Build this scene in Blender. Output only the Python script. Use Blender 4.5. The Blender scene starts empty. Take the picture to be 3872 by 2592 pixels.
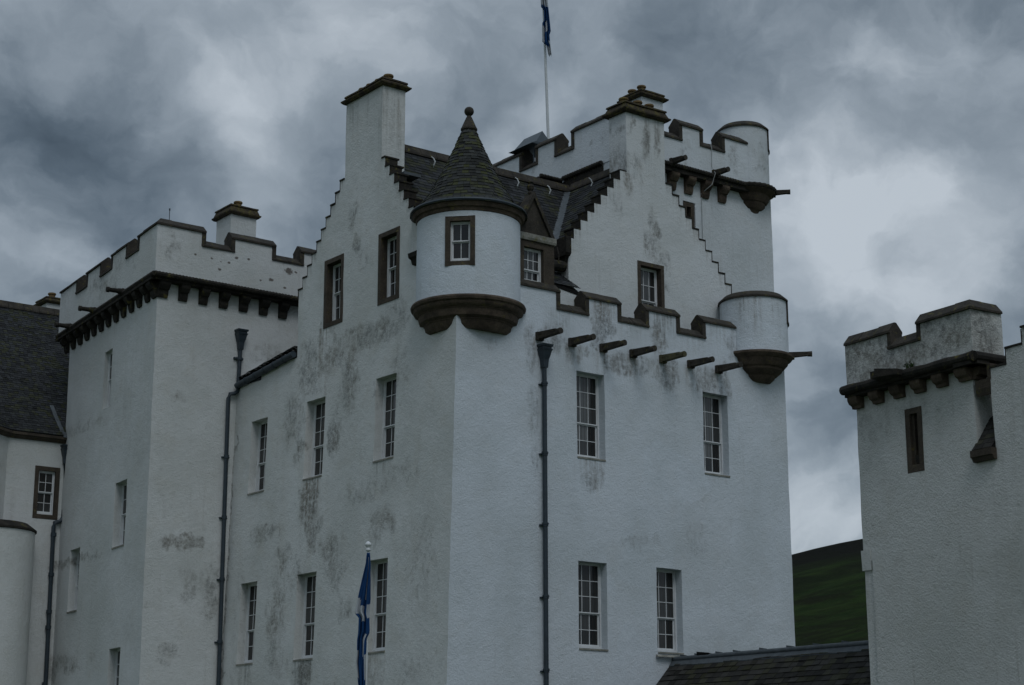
import bpy, bmesh, math, random
from mathutils import Vector, Matrix, noise
from math import sin, cos, pi, radians as rad
random.seed(7)
S = bpy.context.scene
COL = S.collection

# ------------------------------------------------------------------ camera
CAM = Vector((-25.93, -36.3725, 1.6))
YAW, PITCH, ROLL = rad(37.35), rad(13.82), rad(-0.11)
fw = Vector((sin(YAW)*cos(PITCH), cos(YAW)*cos(PITCH), sin(PITCH)))
rt = fw.cross(Vector((0, 0, 1))).normalized(); up = rt.cross(fw)
r2 = cos(ROLL)*rt + sin(ROLL)*up; u2 = -sin(ROLL)*rt + cos(ROLL)*up
cd = bpy.data.cameras.new('camera'); cam = bpy.data.objects.new('camera', cd); COL.objects.link(cam)
cam.matrix_world = Matrix(((r2.x, u2.x, -fw.x, CAM.x), (r2.y, u2.y, -fw.y, CAM.y), (r2.z, u2.z, -fw.z, CAM.z), (0, 0, 0, 1)))
cd.sensor_width = 36; cd.lens = 6845/3872*36; cd.clip_start = .1; cd.clip_end = 12000
S.camera = cam
S.render.resolution_x = 1024; S.render.resolution_y = 685
S.view_settings.view_transform = 'Standard'; S.view_settings.look = 'None'
S.view_settings.exposure = 0.0; S.view_settings.gamma = 1; S.view_settings.use_curve_mapping = False

# ------------------------------------------------------------------ node helpers
class NT:
    def __init__(s, tree): s.t = tree; s.n = tree.nodes; s.l = tree.links
    def new(s, typ, **kw):
        n = s.n.new(typ)
        for k, v in kw.items(): setattr(n, k, v)
        return n
    def put(s, sock, v):
        if isinstance(v, bpy.types.NodeSocket): s.l.new(v, sock)
        elif isinstance(v, bpy.types.Node): s.l.new(v.outputs[0], sock)
        elif v is not None:
            if isinstance(v, (tuple, list)) and len(v) == 3 and sock.type == 'RGBA': v = (*v, 1)
            sock.default_value = v
    def math(s, op, a, b=None, c=None, clamp=False):
        n = s.new('ShaderNodeMath', operation=op, use_clamp=clamp)
        s.put(n.inputs[0], a); s.put(n.inputs[1], b)
        if c is not None: s.put(n.inputs[2], c)
        return n.outputs[0]
    def vec(s, op, a, b=None):
        n = s.new('ShaderNodeVectorMath', operation=op)
        s.put(n.inputs[0], a); s.put(n.inputs[1], b)
        return n.outputs[1] if op in ('DOT_PRODUCT', 'LENGTH', 'DISTANCE') else n.outputs[0]
    def noise(s, v, scale, detail=4, rough=.55, dist=0.0):
        n = s.new('ShaderNodeTexNoise'); s.put(n.inputs['Vector'], v)
        s.put(n.inputs['Scale'], scale); s.put(n.inputs['Detail'], detail)
        s.put(n.inputs['Roughness'], rough); s.put(n.inputs['Distortion'], dist)
        return n.outputs[0]
    def mapr(s, v, a, b, c=0.0, d=1.0, smooth=True):
        n = s.new('ShaderNodeMapRange')
        if smooth: n.interpolation_type = 'SMOOTHSTEP'
        s.put(n.inputs[0], v)
        for i, x in enumerate((a, b, c, d)): s.put(n.inputs[i+1], x)
        return n.outputs[0]
    def mix(s, f, a, b, mode='MIX'):
        n = s.new('ShaderNodeMix', data_type='RGBA', blend_type=mode)
        s.put(n.inputs[0], f); s.put(n.inputs[6], a); s.put(n.inputs[7], b)
        return n.outputs[2]
    def bump(s, h, strength, dist, normal=None):
        n = s.new('ShaderNodeBump'); s.put(n.inputs['Height'], h)
        n.inputs['Strength'].default_value = strength; n.inputs['Distance'].default_value = dist
        if normal is not None: s.put(n.inputs['Normal'], normal)
        return n.outputs[0]

# ------------------------------------------------------------------ sky: overcast world
def pix_dir(x, y):          # direction of the sky seen at a place of the photograph (2342 wide)
    return ((x*1.6533-1936)/6845*r2 - (y*1.6533-1296)/6845*u2 + fw).normalized()
W = bpy.data.worlds.new('World'); S.world = W; W.use_nodes = True
wt = NT(W.node_tree); wt.n.clear()
out = wt.new('ShaderNodeOutputWorld'); bg = wt.new('ShaderNodeBackground')
tc = wt.new('ShaderNodeTexCoord'); D = tc.outputs['Generated']
sky = wt.new('ShaderNodeTexSky', sky_type='NISHITA'); sky.sun_disc = False
SUN_EL, SUN_AZ = rad(52), rad(200)      # azimuth clockwise from +Y
sky.sun_elevation = SUN_EL; sky.sun_rotation = SUN_AZ
# cloud field
nzv = wt.new('ShaderNodeTexNoise'); wt.put(nzv.inputs['Vector'], D); nzv.inputs['Scale'].default_value = 9; nzv.inputs['Detail'].default_value = 7; nzv.inputs['Roughness'].default_value = .55
off = wt.vec('SUBTRACT', nzv.outputs['Color'], (.5, .5, .5)); 
sc = wt.new('ShaderNodeVectorMath', operation='SCALE'); wt.put(sc.inputs[0], off); sc.inputs[3].default_value = .10
Dw = wt.vec('NORMALIZE', wt.vec('ADD', D, sc.outputs[0]))
stretch = wt.vec('MULTIPLY', Dw, (1, 1, 1.35))
n1 = wt.noise(stretch, 5.5, 10, .56, 0)
n2 = wt.noise(stretch, 14, 10, .56, 0)
n3 = wt.mapr(wt.noise(wt.vec('ADD', stretch, (3, 1, 2)), 8, 10, .54, 0), .40, .60)
base = wt.math('MULTIPLY_ADD', wt.math('SUBTRACT', n1, .5), .42, .545)
base = wt.math('MULTIPLY_ADD', wt.math('SUBTRACT', n2, .5), .62, base)
base = wt.math('MULTIPLY_ADD', n3, .16, base)
bil = wt.math('ABSOLUTE', wt.math('SUBTRACT', wt.noise(wt.vec('ADD', stretch, (5, 2, 8)), 9, 9, .55, 0), .5))     # billows: ragged pale edges
base = wt.math('MULTIPLY_ADD', wt.mapr(bil, 0, .12, 1, 0), -.09, wt.math('ADD', base, .04))
BL = [  # x, y, radius (deg), strength of each cloud mass or gap
 (120, 280, 3.6, -.20), (310, 420, 2.8, -.20), (60, 430, 2.6, -.08), (230, 200, 2.4, -.06), (440, 235, 1.4, .16), (560, 60, 2.2, .02), (200, 40, 1.8, -.02), (620, 160, 2.0, -.08), (30, 590, 1.8, .18), (200, 560, 1.8, .08),
 (640, 250, 1.6, .12), (700, 400, 1.8, -.12), (600, 400, 1.6, .08), (880, 60, 2.0, .12), (1000, 200, 2.2, -.06), (1180, 320, 1.3, .24), (1090, 150, 1.6, .06), (1640, 110, 3.0, -.14), (1400, 60, 2.2, -.06), (1900, 40, 2.2, -.04), (2260, 60, 2.2, -.08),
 (1850, 380, 2.0, .12), (2000, 290, 2.2, .03), (2080, 560, 2.6, .34), (1900, 530, 1.8, .16), (2280, 420, 2.0, .12), (1880, 790, 1.3, -.08), (1940, 930, 1.7, -.20), (2300, 640, 1.6, -.06), (1850, 1010, 1.2, -.08), (1870, 1200, 1.5, .30), (1940, 1130, 1.2, -.10), (2180, 650, 1.3, .08)]
for x, y, r, a in BL:
    d = pix_dir(x, y)
    dot = wt.vec('DOT_PRODUCT', Dw, tuple(d))
    m = wt.mapr(dot, cos(rad(r*1.45)), 1.0, 0, a)
    base = wt.math('ADD', base, m)
base = wt.math('MULTIPLY', base, 1, clamp=True)
ramp = wt.new('ShaderNodeValToRGB'); wt.put(ramp.inputs[0], base)
cr = ramp.color_ramp
pts = [(0.0, (.050, .070, .090)), (.22, (.088, .118, .148)), (.45, (.165, .205, .245)), (.7, (.29, .34, .39)), (1.0, (.50, .555, .61))]
while len(cr.elements) < len(pts): cr.elements.new(.5)
for e, (p, c) in zip(cr.elements, pts): e.position = p; e.color = (*c, 1)
# a little of the physical sky's colour behind the cloud; the cloud deck hides nearly all of it
skyb = wt.new('ShaderNodeVectorMath', operation='SCALE'); wt.put(skyb.inputs[0], sky.outputs[0]); skyb.inputs[3].default_value = .10
cl = wt.mix(.93, skyb.outputs[0], ramp.outputs[0])
# overcast deck is brighter towards the zenith
sepz = wt.new('ShaderNodeSeparateXYZ'); wt.put(sepz.inputs[0], D)
zen = wt.mapr(sepz.outputs[2], .50, .95, 1.0, 1.9)
fin = wt.new('ShaderNodeVectorMath', operation='SCALE'); wt.put(fin.inputs[0], cl); wt.put(fin.inputs[3], zen)
wt.put(bg.inputs[0], fin.outputs[0]); bg.inputs[1].default_value = 1.0
wt.l.new(bg.outputs[0], out.inputs[0])

# ------------------------------------------------------------------ sun through the cloud
sl = bpy.data.lights.new('sun', 'SUN'); sl.energy = .62; sl.angle = rad(25); sl.color = (.97, .985, 1)
so = bpy.data.objects.new('sun', sl); COL.objects.link(so)
sd = Vector((sin(SUN_AZ)*cos(SUN_EL), cos(SUN_AZ)*cos(SUN_EL), sin(SUN_EL)))
so.rotation_euler = (-sd).to_track_quat('-Z', 'Y').to_euler(); so.location = (0, -60, 80)

# ------------------------------------------------------------------ materials
def new_mat(name):
    m = bpy.data.materials.new(name); m.use_nodes = True
    t = NT(m.node_tree); b = m.node_tree.nodes['Principled BSDF']
    return m, t, b
def pos(t): return t.new('ShaderNodeNewGeometry').outputs['Position']

def harling(name, base=(.70, .73, .75), blobs=(), dirt=.5, streak=.35, coarse=1.0, specks=(), axis='L', warm=.4, streaky=False, drips=()):
    """White lime harling: rough cast bump, weathering, blotches of black mildew where the wall has them."""
    m, t, b = new_mat(name); P = pos(t)
    big = t.noise(P, .35, 4, .6); mid = t.noise(P, 1.6, 6, .65, .3); fine = t.noise(P, 9, 8, .7)
    grain = t.noise(P, 30, 3, .6)
    col = t.mix(t.mapr(big, .35, .7), base, tuple(c*k for c, k in zip(base, (.84, .85, .835))))
    col = t.mix(t.math('MULTIPLY', t.mapr(mid, .46, .74), .40*warm), col, (.50, .47, .39))
    col = t.mix(t.mapr(grain, .25, .75, .10, 0), col, (.30, .31, .30))
    # patches of newer and older limewash
    vp = t.new('ShaderNodeTexVoronoi'); t.put(vp.inputs['Vector'], t.vec('ADD', P, t.math('MULTIPLY', t.noise(P, 2.5, 4, .6), .6))); vp.inputs['Scale'].default_value = .55
    col = t.mix(t.math('MULTIPLY', vp.outputs['Color'], .16), col, (.42, .42, .38))
    # soft grey patches
    gp = t.mapr(t.noise(t.vec('ADD', P, (13, 5, 3)), .8, 7, .65, .4), .54, .80)
    col = t.mix(t.math('MULTIPLY', gp, .45*dirt), col, (.30, .31, .29))
    # rain streaks
    ps = t.vec('MULTIPLY', P, (5.0, 5.0, .22))
    st = t.mapr(t.noise(ps, 1.0, 5, .6), .54, .76)
    msk = t.mapr(t.noise(P, .55, 3, .5), .45, .66)
    sk = t.math('MULTIPLY', t.math('MULTIPLY', st, msk), t.mapr(fine, .3, .6, .45, 1))
    col = t.mix(t.math('MULTIPLY', sk, streak), col, (.19, .17, .13))
    # mildew blotches at their own places on the wall: (a, z, ra, rz, strength)
    if blobs:
        sp = t.new('ShaderNodeSeparateXYZ'); t.put(sp.inputs[0], P)
        wob = t.noise(P, 1.3, 4, .6); wo2 = t.noise(t.vec('ADD', P, (7, 7, 7)), 1.3, 4, .6)
        A = t.math('ADD', sp.outputs[1 if axis == 'L' else 0], t.math('MULTIPLY_ADD', wob, 1.1, -.55))
        Zc = t.math('ADD', sp.outputs[2], t.math('MULTIPLY_ADD', wo2, 1.1, -.55))
        tot = None
        for a, z, ra, rz, s_ in blobs:
            u_ = t.math('MULTIPLY_ADD', A, 1/ra, -a/ra); v_ = t.math('MULTIPLY_ADD', Zc, 1/rz, -z/rz)
            dd = t.math('MULTIPLY_ADD', u_, u_, t.math('MULTIPLY', v_, v_))
            k = t.mapr(dd, 0, 1.0, s_, 0)
            tot = k if tot is None else t.math('MAXIMUM', tot, k)
        mold = t.noise(t.vec('MULTIPLY', P, (1.6, 1.6, .55) if streaky else (1, 1, .85)), 4.2, 10, .78, .35)
        thr = t.math('MULTIPLY_ADD', tot, -.30, .68)
        mk = t.mapr(t.math('SUBTRACT', mold, thr), -.10, .20)
        mk = t.math('MULTIPLY', mk, t.mapr(fine, .36, .60, .12, 1))
        mk = t.math('MULTIPLY', mk, t.mapr(tot, 0, .30))
        soft = t.mapr(t.noise(t.vec('MULTIPLY', P, (1.5, 1.5, .5) if streaky else (1, 1, .8)), 2.4, 10, .66, .3), .40, .70)
        soft = t.math('MULTIPLY', soft, t.mapr(tot, .0, 1.0))
        col = t.mix(t.math('MULTIPLY', soft, .42), col, (.17, .165, .14))
        hue = t.mix(t.mapr(t.noise(P, .9, 2), .4, .6), (.10, .085, .06), (.075, .08, .078))
        col = t.mix(t.math('MULTIPLY', mk, .68), col, hue)
    # peppering of dirt held by the rough cast
    pep = t.math('MULTIPLY', t.mapr(t.noise(P, 7, 9, .8), .50, .70), t.mapr(t.noise(t.vec('ADD', P, (3, 9, 1)), .9, 5, .6), .40, .68))
    col = t.mix(t.math('MULTIPLY', pep, .55*dirt), col, (.13, .12, .095))
    # runs of dirt below sills, spouts and copings: (a, top z, half width, length, strength)
    if drips:
        sp3 = t.new('ShaderNodeSeparateXYZ'); t.put(sp3.inputs[0], P); A3 = sp3.outputs[1 if axis == 'L' else 0]
        wv3 = t.noise(t.vec('MULTIPLY', P, (9, 9, .5)), 1, 4, .6); tot = None
        for a, z, hw_, ln, s_ in drips:
            ka = t.mapr(t.math('ABSOLUTE', t.math('SUBTRACT', A3, a)), hw_*.6, hw_*1.25, 1, 0)
            kz = t.math('MULTIPLY', t.mapr(sp3.outputs[2], z-ln, z, 0, s_), t.mapr(sp3.outputs[2], z+.0, z+.05, 1, 0))
            k = t.math('MULTIPLY', ka, kz); tot = k if tot is None else t.math('MAXIMUM', tot, k)
        run = t.math('MULTIPLY', t.mapr(wv3, .38, .66), t.mapr(fine, .34, .58, .25, 1))
        col = t.mix(t.math('MULTIPLY', t.math('MULTIPLY', run, tot), .8), col, t.mix(t.mapr(big, .45, .55), (.16, .125, .08), (.11, .105, .09)))
    # holes and chips at their own places: (a, z, r)
    if specks:
        sp2 = t.new('ShaderNodeSeparateXYZ'); t.put(sp2.inputs[0], P)
        tot = None; wv = t.noise(P, 14, 3, .6)
        for a, z, r in specks:
            u_ = t.math('SUBTRACT', sp2.outputs[1 if axis == 'L' else 0], a); v_ = t.math('SUBTRACT', sp2.outputs[2], z)
            dd = t.math('SQRT', t.math('MULTIPLY_ADD', t.math('MULTIPLY', u_, u_), .45, t.math('MULTIPLY', v_, v_)))
            k = t.mapr(t.math('MULTIPLY_ADD', wv, r*1.6, dd), r*1.4, r*1.9, 1, 0)
            tot = k if tot is None else t.math('MAXIMUM', tot, k)
        col = t.mix(t.math('MULTIPLY', tot, .85), col, (.09, .07, .055))
    t.put(b.inputs['Base Color'], col); b.inputs['Roughness'].default_value = .93
    b.inputs['Specular IOR Level'].default_value = .2
    mp = t.new('ShaderNodeMapping'); t.put(mp.inputs[0], P); mp.inputs['Rotation'].default_value = (.6, .45, .8); pb = mp.outputs[0]
    h = t.noise(pb, 9, 9, .78, .15)
    v = t.new('ShaderNodeTexVoronoi'); t.put(v.inputs['Vector'], pb); v.inputs['Scale'].default_value = 26
    h2 = t.math('MULTIPLY_ADD', v.outputs['Distance'], -.22, h)
    n_ = t.bump(t.noise(pb, 3.1, 5, .6), .34, .055)
    t.put(b.inputs['Normal'], t.bump(h2, .62*coarse, .038*coarse, n_))
    return m

def stone(name, c1, c2, moss=0, scale=3.0, lich=(.16, .14, .035)):
    m, t, b = new_mat(name); P = pos(t)
    n = t.noise(P, scale, 8, .65, .3); f = t.noise(P, 22, 5, .65)
    col = t.mix(t.mapr(n, .32, .68), c1, c2)
    col = t.mix(t.mapr(f, .3, .75, .45, 0), col, tuple(x*.4 for x in c1))
    if moss: col = t.mix(t.mapr(t.noise(P, 4.5, 6, .7, .6), .60-.2*moss, .72, 0, .7), col, lich)
    t.put(b.inputs['Base Color'], col); b.inputs['Roughness'].default_value = .9; b.inputs['Specular IOR Level'].default_value = .25
    t.put(b.inputs['Normal'], t.bump(t.noise(P, 14, 8, .7), .7, .03))
    return m

def slate(name, c=(.022, .024, .026), lich=.3, lc=(.07, .075, .02)):
    m, t, b = new_mat(name); g = t.new('ShaderNodeNewGeometry'); P = g.outputs['Position']
    rnd = g.outputs['Random Per Island']
    col = t.mix(rnd, tuple(x*.55 for x in c), tuple(x*1.6 for x in c))
    r2_ = t.math('FRACT', t.math('MULTIPLY', rnd, 17.3))
    col = t.mix(t.math('MULTIPLY', t.mapr(t.math('MULTIPLY', r2_, t.noise(P, 1.1, 4, .6)), .30, .46), lich), col, lc)
    col = t.mix(t.mapr(t.noise(P, 12, 6, .7), .5, .8, 0, .45*lich+.1), col, (.10, .10, .07))
    t.put(b.inputs['Base Color'], col); t.put(b.inputs['Roughness'], t.mapr(r2_, 0, 1, .65, .9, False)); b.inputs['Specular IOR Level'].default_value = .16
    t.put(b.inputs['Normal'], t.bump(t.noise(P, 18, 6, .7), .5, .015))
    return m

def plain(name, c, rough=.6, spec=.3, var=.2, metal=0, bump=.15, scale=6):
    m, t, b = new_mat(name); P = pos(t)
    n = t.noise(P, scale, 6, .65)
    col = t.mix(t.mapr(n, .35, .7), c, tuple(x*(1-var) for x in c))
    t.put(b.inputs['Base Color'], col); b.inputs['Roughness'].default_value = rough; b.inputs['Specular IOR Level'].default_value = spec; b.inputs['Metallic'].default_value = metal
    if bump: t.put(b.inputs['Normal'], t.bump(t.noise(P, 20, 4, .6), bump, .01))
    return m

BL_LEFT = [  # (y, z, ry, rz, s) black mildew on the left face of the keep
 (7.2, 13.2, 1.0, 1.2, .8), (6.0, 13.3, 1.2, .6, .85), (4.6, 13.6, 1.3, .5, .9), (3.4, 13.5, 1.2, .5, .9), (2.6, 13.8, .7, .8, .7), (5.0, 12.7, .7, 1.6, .9), (2.6, 12.4, .5, 1.3, .6), (5.6, 11.4, .5, .8, .6),
 (5.75, 10.9, .42, .75, 1.25), (6.9, 9.4, .75, .9, 1.25), (6.6, 8.5, .6, .9, 1.0), (8.0, 11.9, .8, 1.2, .75), (7.6, 11.0, .3, .7, .9), (9.2, 8.7, 1.4, .35, .8), (8.2, 7.9, .6, .6, .8), (4.0, 9.3, 2.0, .5, .55),
 (2.3, 9.5, 1.3, .5, .5), (3.2, 8.3, .9, .8, .75), (5.6, 7.9, .8, .8, .8), (5.2, 7.2, .9, .7, .75), (7.4, 7.4, 1.0, .8, .6), (8.4, 6.3, .8, 1.5, .85), (4.8, 6.2, .7, .6, .7), (1.2, 7.2, 1.2, 2.2, .45), (8.2, 5.0, 1.2, .5, .6),
 (6.8, 4.5, .6, .9, 1.1), (8.0, 4.0, .8, .6, 1.0), (3.4, 4.4, .7, .8, .6), (9.9, 4.4, .4, .9, .6), (5.2, 4.0, 1.0, .6, .5), (5.0, 17.3, .5, .6, .8), (4.9, 16.4, .3, .5, .9), (6.6, 14.0, .25, .9, .8), (5.9, 14.1, .2, .8, .7), (4.5, 16.0, .6, .6, .5), (10.6, 6, .5, 3, .4), (11.40, 9, .10, 4.5, 1.2), (11.42, 6, .10, 3, 1.0),
 (3.7, 11.9, .3, .6, .5), (1.6, 4.4, 1.2, .6, .5)]
BL_RIGHT = [(5.0, 13.7, .45, .9, 1.15), (4.7, 13.5, .3, .6, 1.0), (7.0, 13.7, .5, .8, 1.0), (3.2, 13.2, .6, .7, .85), (4.0, 12.9, .8, .4, .8), (5.4, 12.8, .9, .35, .9), (7.3, 12.7, .6, .7, 1.0), (8.7, 12.7, .8, .8, .9), (9.4, 12.8, .4, .9, .9), (6.2, 13.0, .8, .5, .7),
 (2.5, 12.8, .4, 1.0, .7), (2.5, 11.2, .3, .9, .6), (2.55, 9.9, .2, .6, .6), (4.5, 9.6, .5, .5, .85), (9.0, 12.3, .5, .6, .5), (1.2, 12.8, .3, .3, .6), (9.8, 14.0, .3, .7, .7), (6.2, 8.0, 1.4, .3, .45), (8.2, 8.2, .6, .8, .4)]
BL_GAB = [(7.7, 17.4, .35, .9, 1.0), (7.6, 16.8, .5, .6, .9), (8.0, 16.3, .6, .4, .8), (6.8, 18.9, .3, 1.2, .8), (7.5, 20, .25, .9, 1.0), (8.0, 20.1, .2, .8, .9), (7.2, 19.0, .4, .8, .6), (6.9, 20.3, .2, .4, .8), (8.1, 15.8, .5, .4, .7), (6.4, 17.8, .5, .6, .5)]
DR_R = [(x, 13.1, .22, 1.0, .75) for x in (2.71, 3.82, 4.90, 5.97, 7.06, 8.11, 9.19)]+[(4.95, 14.46, .5, 1.2, 1.0), (7.1, 14.46, .5, 1.2, .95), (9.2, 14.46, .4, .9, .4), (3.4, 14.0, .5, 1.2, .5), (4.5, 10.02, .45, .6, .6), (9.05, 10.05, .45, .3, .3), (10.2, 15.4, .22, 1.5, .9), (10.8, 15.4, .12, 1.4, .8), (6.0, 14.0, .5, .8, .35), (8.2, 14.0, .5, .8, .35)]
DR_L = [(6.8, 9.98, .5, 2.4, .95), (3.2, 9.98, .45, .8, .6), (9.95, 9.98, .4, .5, .3), (6.8, 4.95, .55, 1.6, .95), (3.2, 4.95, .5, 1.2, .5), (10.05, 5.0, .35, 1.2, .5), (6.25, 14.3, .16, 3.0, .9), (6.62, 14.3, .12, 2.2, .8), (3.1, 14.4, .3, 1.0, .35), (5.1, 20.76, .25, 1.6, .5), (4.2, 20.76, .3, 2.2, .5), (3.7, 20.76, .15, 3.5, .6), (2.0, 16.0, .3, 1.5, .3)]+[(5.65+.2425*i, 18.48-.307*i, .12, .5, .5) for i in range(10)]+[(3.3-.2365*i, 18.2-.3*i, .12, .6, .5) for i in range(6)]
DR_G = [(4.65+.2495*i, 16.48+.297*i, .12, .55, .6) for i in range(9)]+[(8.4+.2545*i, 18.80-.297*i, .12, .6, .5) for i in range(10)]+[(7.6, 20.7, .12, 1.8, .9), (8.0, 20.7, .1, 1.3, .7), (7.0, 20.7, .15, .6, .4), (6.8, 18.8, .2, .9, .8)]
M = {}
M['harl_left'] = harling('harling_left_face', (.67, .69, .685), BL_LEFT, .6, .22, axis='L', warm=.6, drips=DR_L)
M['harl_right'] = harling('harling_right_face', (.665, .725, .785), BL_RIGHT, .22, .2, axis='R', warm=.25, streaky=True, drips=DR_R, coarse=1.05)
M['harl_gable'] = harling('harling_gable', (.68, .71, .725), BL_GAB, .35, .35, axis='R', warm=.4, streaky=True, drips=DR_G)
SPK = [(-1.9+.62*i, z, r) for i, z, r in ((0.35, 17.28, .035), (1.25, 17.25, .04), (1.75, 17.2, .02), (2.2, 17.22, .04), (2.6, 17.42, .05), (3.3, 17.45, .04), (1.7, 16.95, .05), (5.6, 17.32, .11), (6.0, 17.32, .04), (4.6, 16.93, .06), (4.0, 16.85, .03), (5.4, 16.75, .04))]
M['harl_ltower'] = harling('harling_left_tower', (.66, .68, .68), [(-1.6, 8.6, 1.0, .3, 1.1), (-1.3, 7.3, .5, .9, .7), (-.6, 7.2, .4, 1.2, .8), (-1.9, 5.4, .5, .5, .8), (1.2, 14.6, 1.0, .5, .6), (-2.5, 17.4, .25, .9, .7), (-2.0, 12.9, .5, .3, .6)], .5, .3, axis='R', specks=SPK, warm=.45)
M['harl_high'] = harling('harling_high_tower', (.67, .715, .755), [(8.0, 20.6, .4, .8, .9), (12.1, 20.7, .4, .8, .6), (13.2, 20.9, .5, .8, .5), (10.0, 20.5, .3, .9, .5)], .4, .4, axis='R', warm=.35)
M['harl_rtower'] = harling('harling_right_tower', (.73, .74, .725), [(4.6, 10.9, .5, .9, 1.0), (4.5, 11.3, .4, .4, 1.0), (4.7, 10.7, .4, .4, .8), (5.0, 9.6, .5, .8, .5)], .6, .5, coarse=1.7, axis='R', warm=.5)
M['stone'] = stone('weathered_sandstone', (.034, .031, .026), (.070, .061, .050), .25)
M['stone_brown'] = stone('brown_sandstone_dressing', (.055, .046, .036), (.095, .077, .059), .1, 2.0)
M['stone_corbel'] = stone('corbel_sandstone', (.060, .046, .036), (.150, .115, .085), .1, 2.2)
M['stone_dark'] = stone('blackened_sandstone', (.018, .017, .015), (.045, .040, .033), .2)
M['spout_moss'] = stone('greened_sandstone', (.055, .052, .032), (.12, .11, .065), .6)
M['cap'] = stone('lichened_chimney_cap', (.035, .030, .024), (.075, .058, .040), .8)
M['sill'] = stone('weathered_sill', (.20, .20, .17), (.38, .37, .33), .2)
M['slate'] = slate('roof_slate')
M['slate_moss'] = slate('mossy_turret_slate', (.026, .028, .027), .75, (.060, .066, .026))
M['slate_brown'] = slate('low_roof_slate', (.026, .025, .023), .2)
M['slate_base'] = plain('roof_felt', (.012, .012, .012), .95, .1)
M['lead'] = plain('lead_sheet', (.085, .10, .112), .55, .4, .35)
M['pipe'] = plain('painted_cast_iron', (.030, .045, .058), .5, .4, .3)
M['paint'] = plain('white_window_paint', (.66, .68, .69), .5, .3, .12)
M['pot'] = stone('clay_chimney_pot', (.13, .088, .042), (.22, .15, .07), .5)
M['pole'] = plain('white_pole_paint', (.62, .65, .66), .4, .4, .1, bump=0)
M['copper'] = plain('grey_metal_hood', (.055, .075, .09), .5, .5, .2)
M['wire'] = plain('pale_cable', (.4, .42, .42), .6, .3, .1, bump=0)
def cloth(name, c):
    m, t, b = new_mat(name); P = pos(t)
    t.put(b.inputs['Base Color'], t.mix(t.noise(P, 8, 3), c, tuple(x*.8 for x in c)))
    b.inputs['Roughness'].default_value = .85; b.inputs['Specular IOR Level'].default_value = .15
    return m
M['flag_blue'] = cloth('blue_flag_cloth', (.010, .050, .15)); M['flag_white'] = cloth('white_flag_cloth', (.40, .43, .46))
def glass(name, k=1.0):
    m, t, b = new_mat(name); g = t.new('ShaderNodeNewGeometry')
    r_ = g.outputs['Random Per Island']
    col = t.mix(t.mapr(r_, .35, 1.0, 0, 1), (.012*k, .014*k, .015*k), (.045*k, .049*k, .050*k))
    wv = t.new('ShaderNodeTexWave'); wv.bands_direction = 'DIAGONAL'; t.put(wv.inputs['Vector'], t.vec('MULTIPLY', g.outputs['Position'], (1, 1, 0)));
    wv.inputs['Scale'].default_value = 6; wv.inputs['Distortion'].default_value = 2
    col = t.mix(t.math('MULTIPLY', wv.outputs['Fac'], .5), col, (.03, .024, .018))     # curtain folds behind the glass
    t.put(b.inputs['Base Color'], col); b.inputs['Roughness'].default_value = .04; b.inputs['Specular IOR Level'].default_value = .5
    t.put(b.inputs['Normal'], t.bump(t.noise(g.outputs['Position'], 2.2, 2, .5), .15, .03))
    return m
M['glass'] = glass('old_window_glass'); M['glass_reflect'] = glass('window_glass_painted_reflection', 2.6)  # second glass: sky reflection painted in as a paler base colour

# ------------------------------------------------------------------ mesh helpers
def batter(v):      # the keep's west face leans: it widens slightly towards its foot
    w = 1.0 if v.x < .6 else max(0, 1-(v.x-.6)/2)
    return Vector((v.x + w*(.06 - .026*max(0, 13.5-v.z)), v.y, v.z))
def ident(v): return v

class Fr:           # frame of a wall: a along it, z up, c outwards
    def __init__(s, o, u, n, tf=ident): s.o = Vector(o); s.u = Vector(u).normalized(); s.n = Vector(n).normalized(); s.tf = tf
    def __call__(s, a, z, c=0): return s.tf(s.o + s.u*a + Vector((0, 0, z)) + s.n*c)

def wob(p, amp):
    d = noise.noise_vector(p*.9)*amp + noise.noise_vector(p*3.1)*amp*.45
    return p + d

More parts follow.
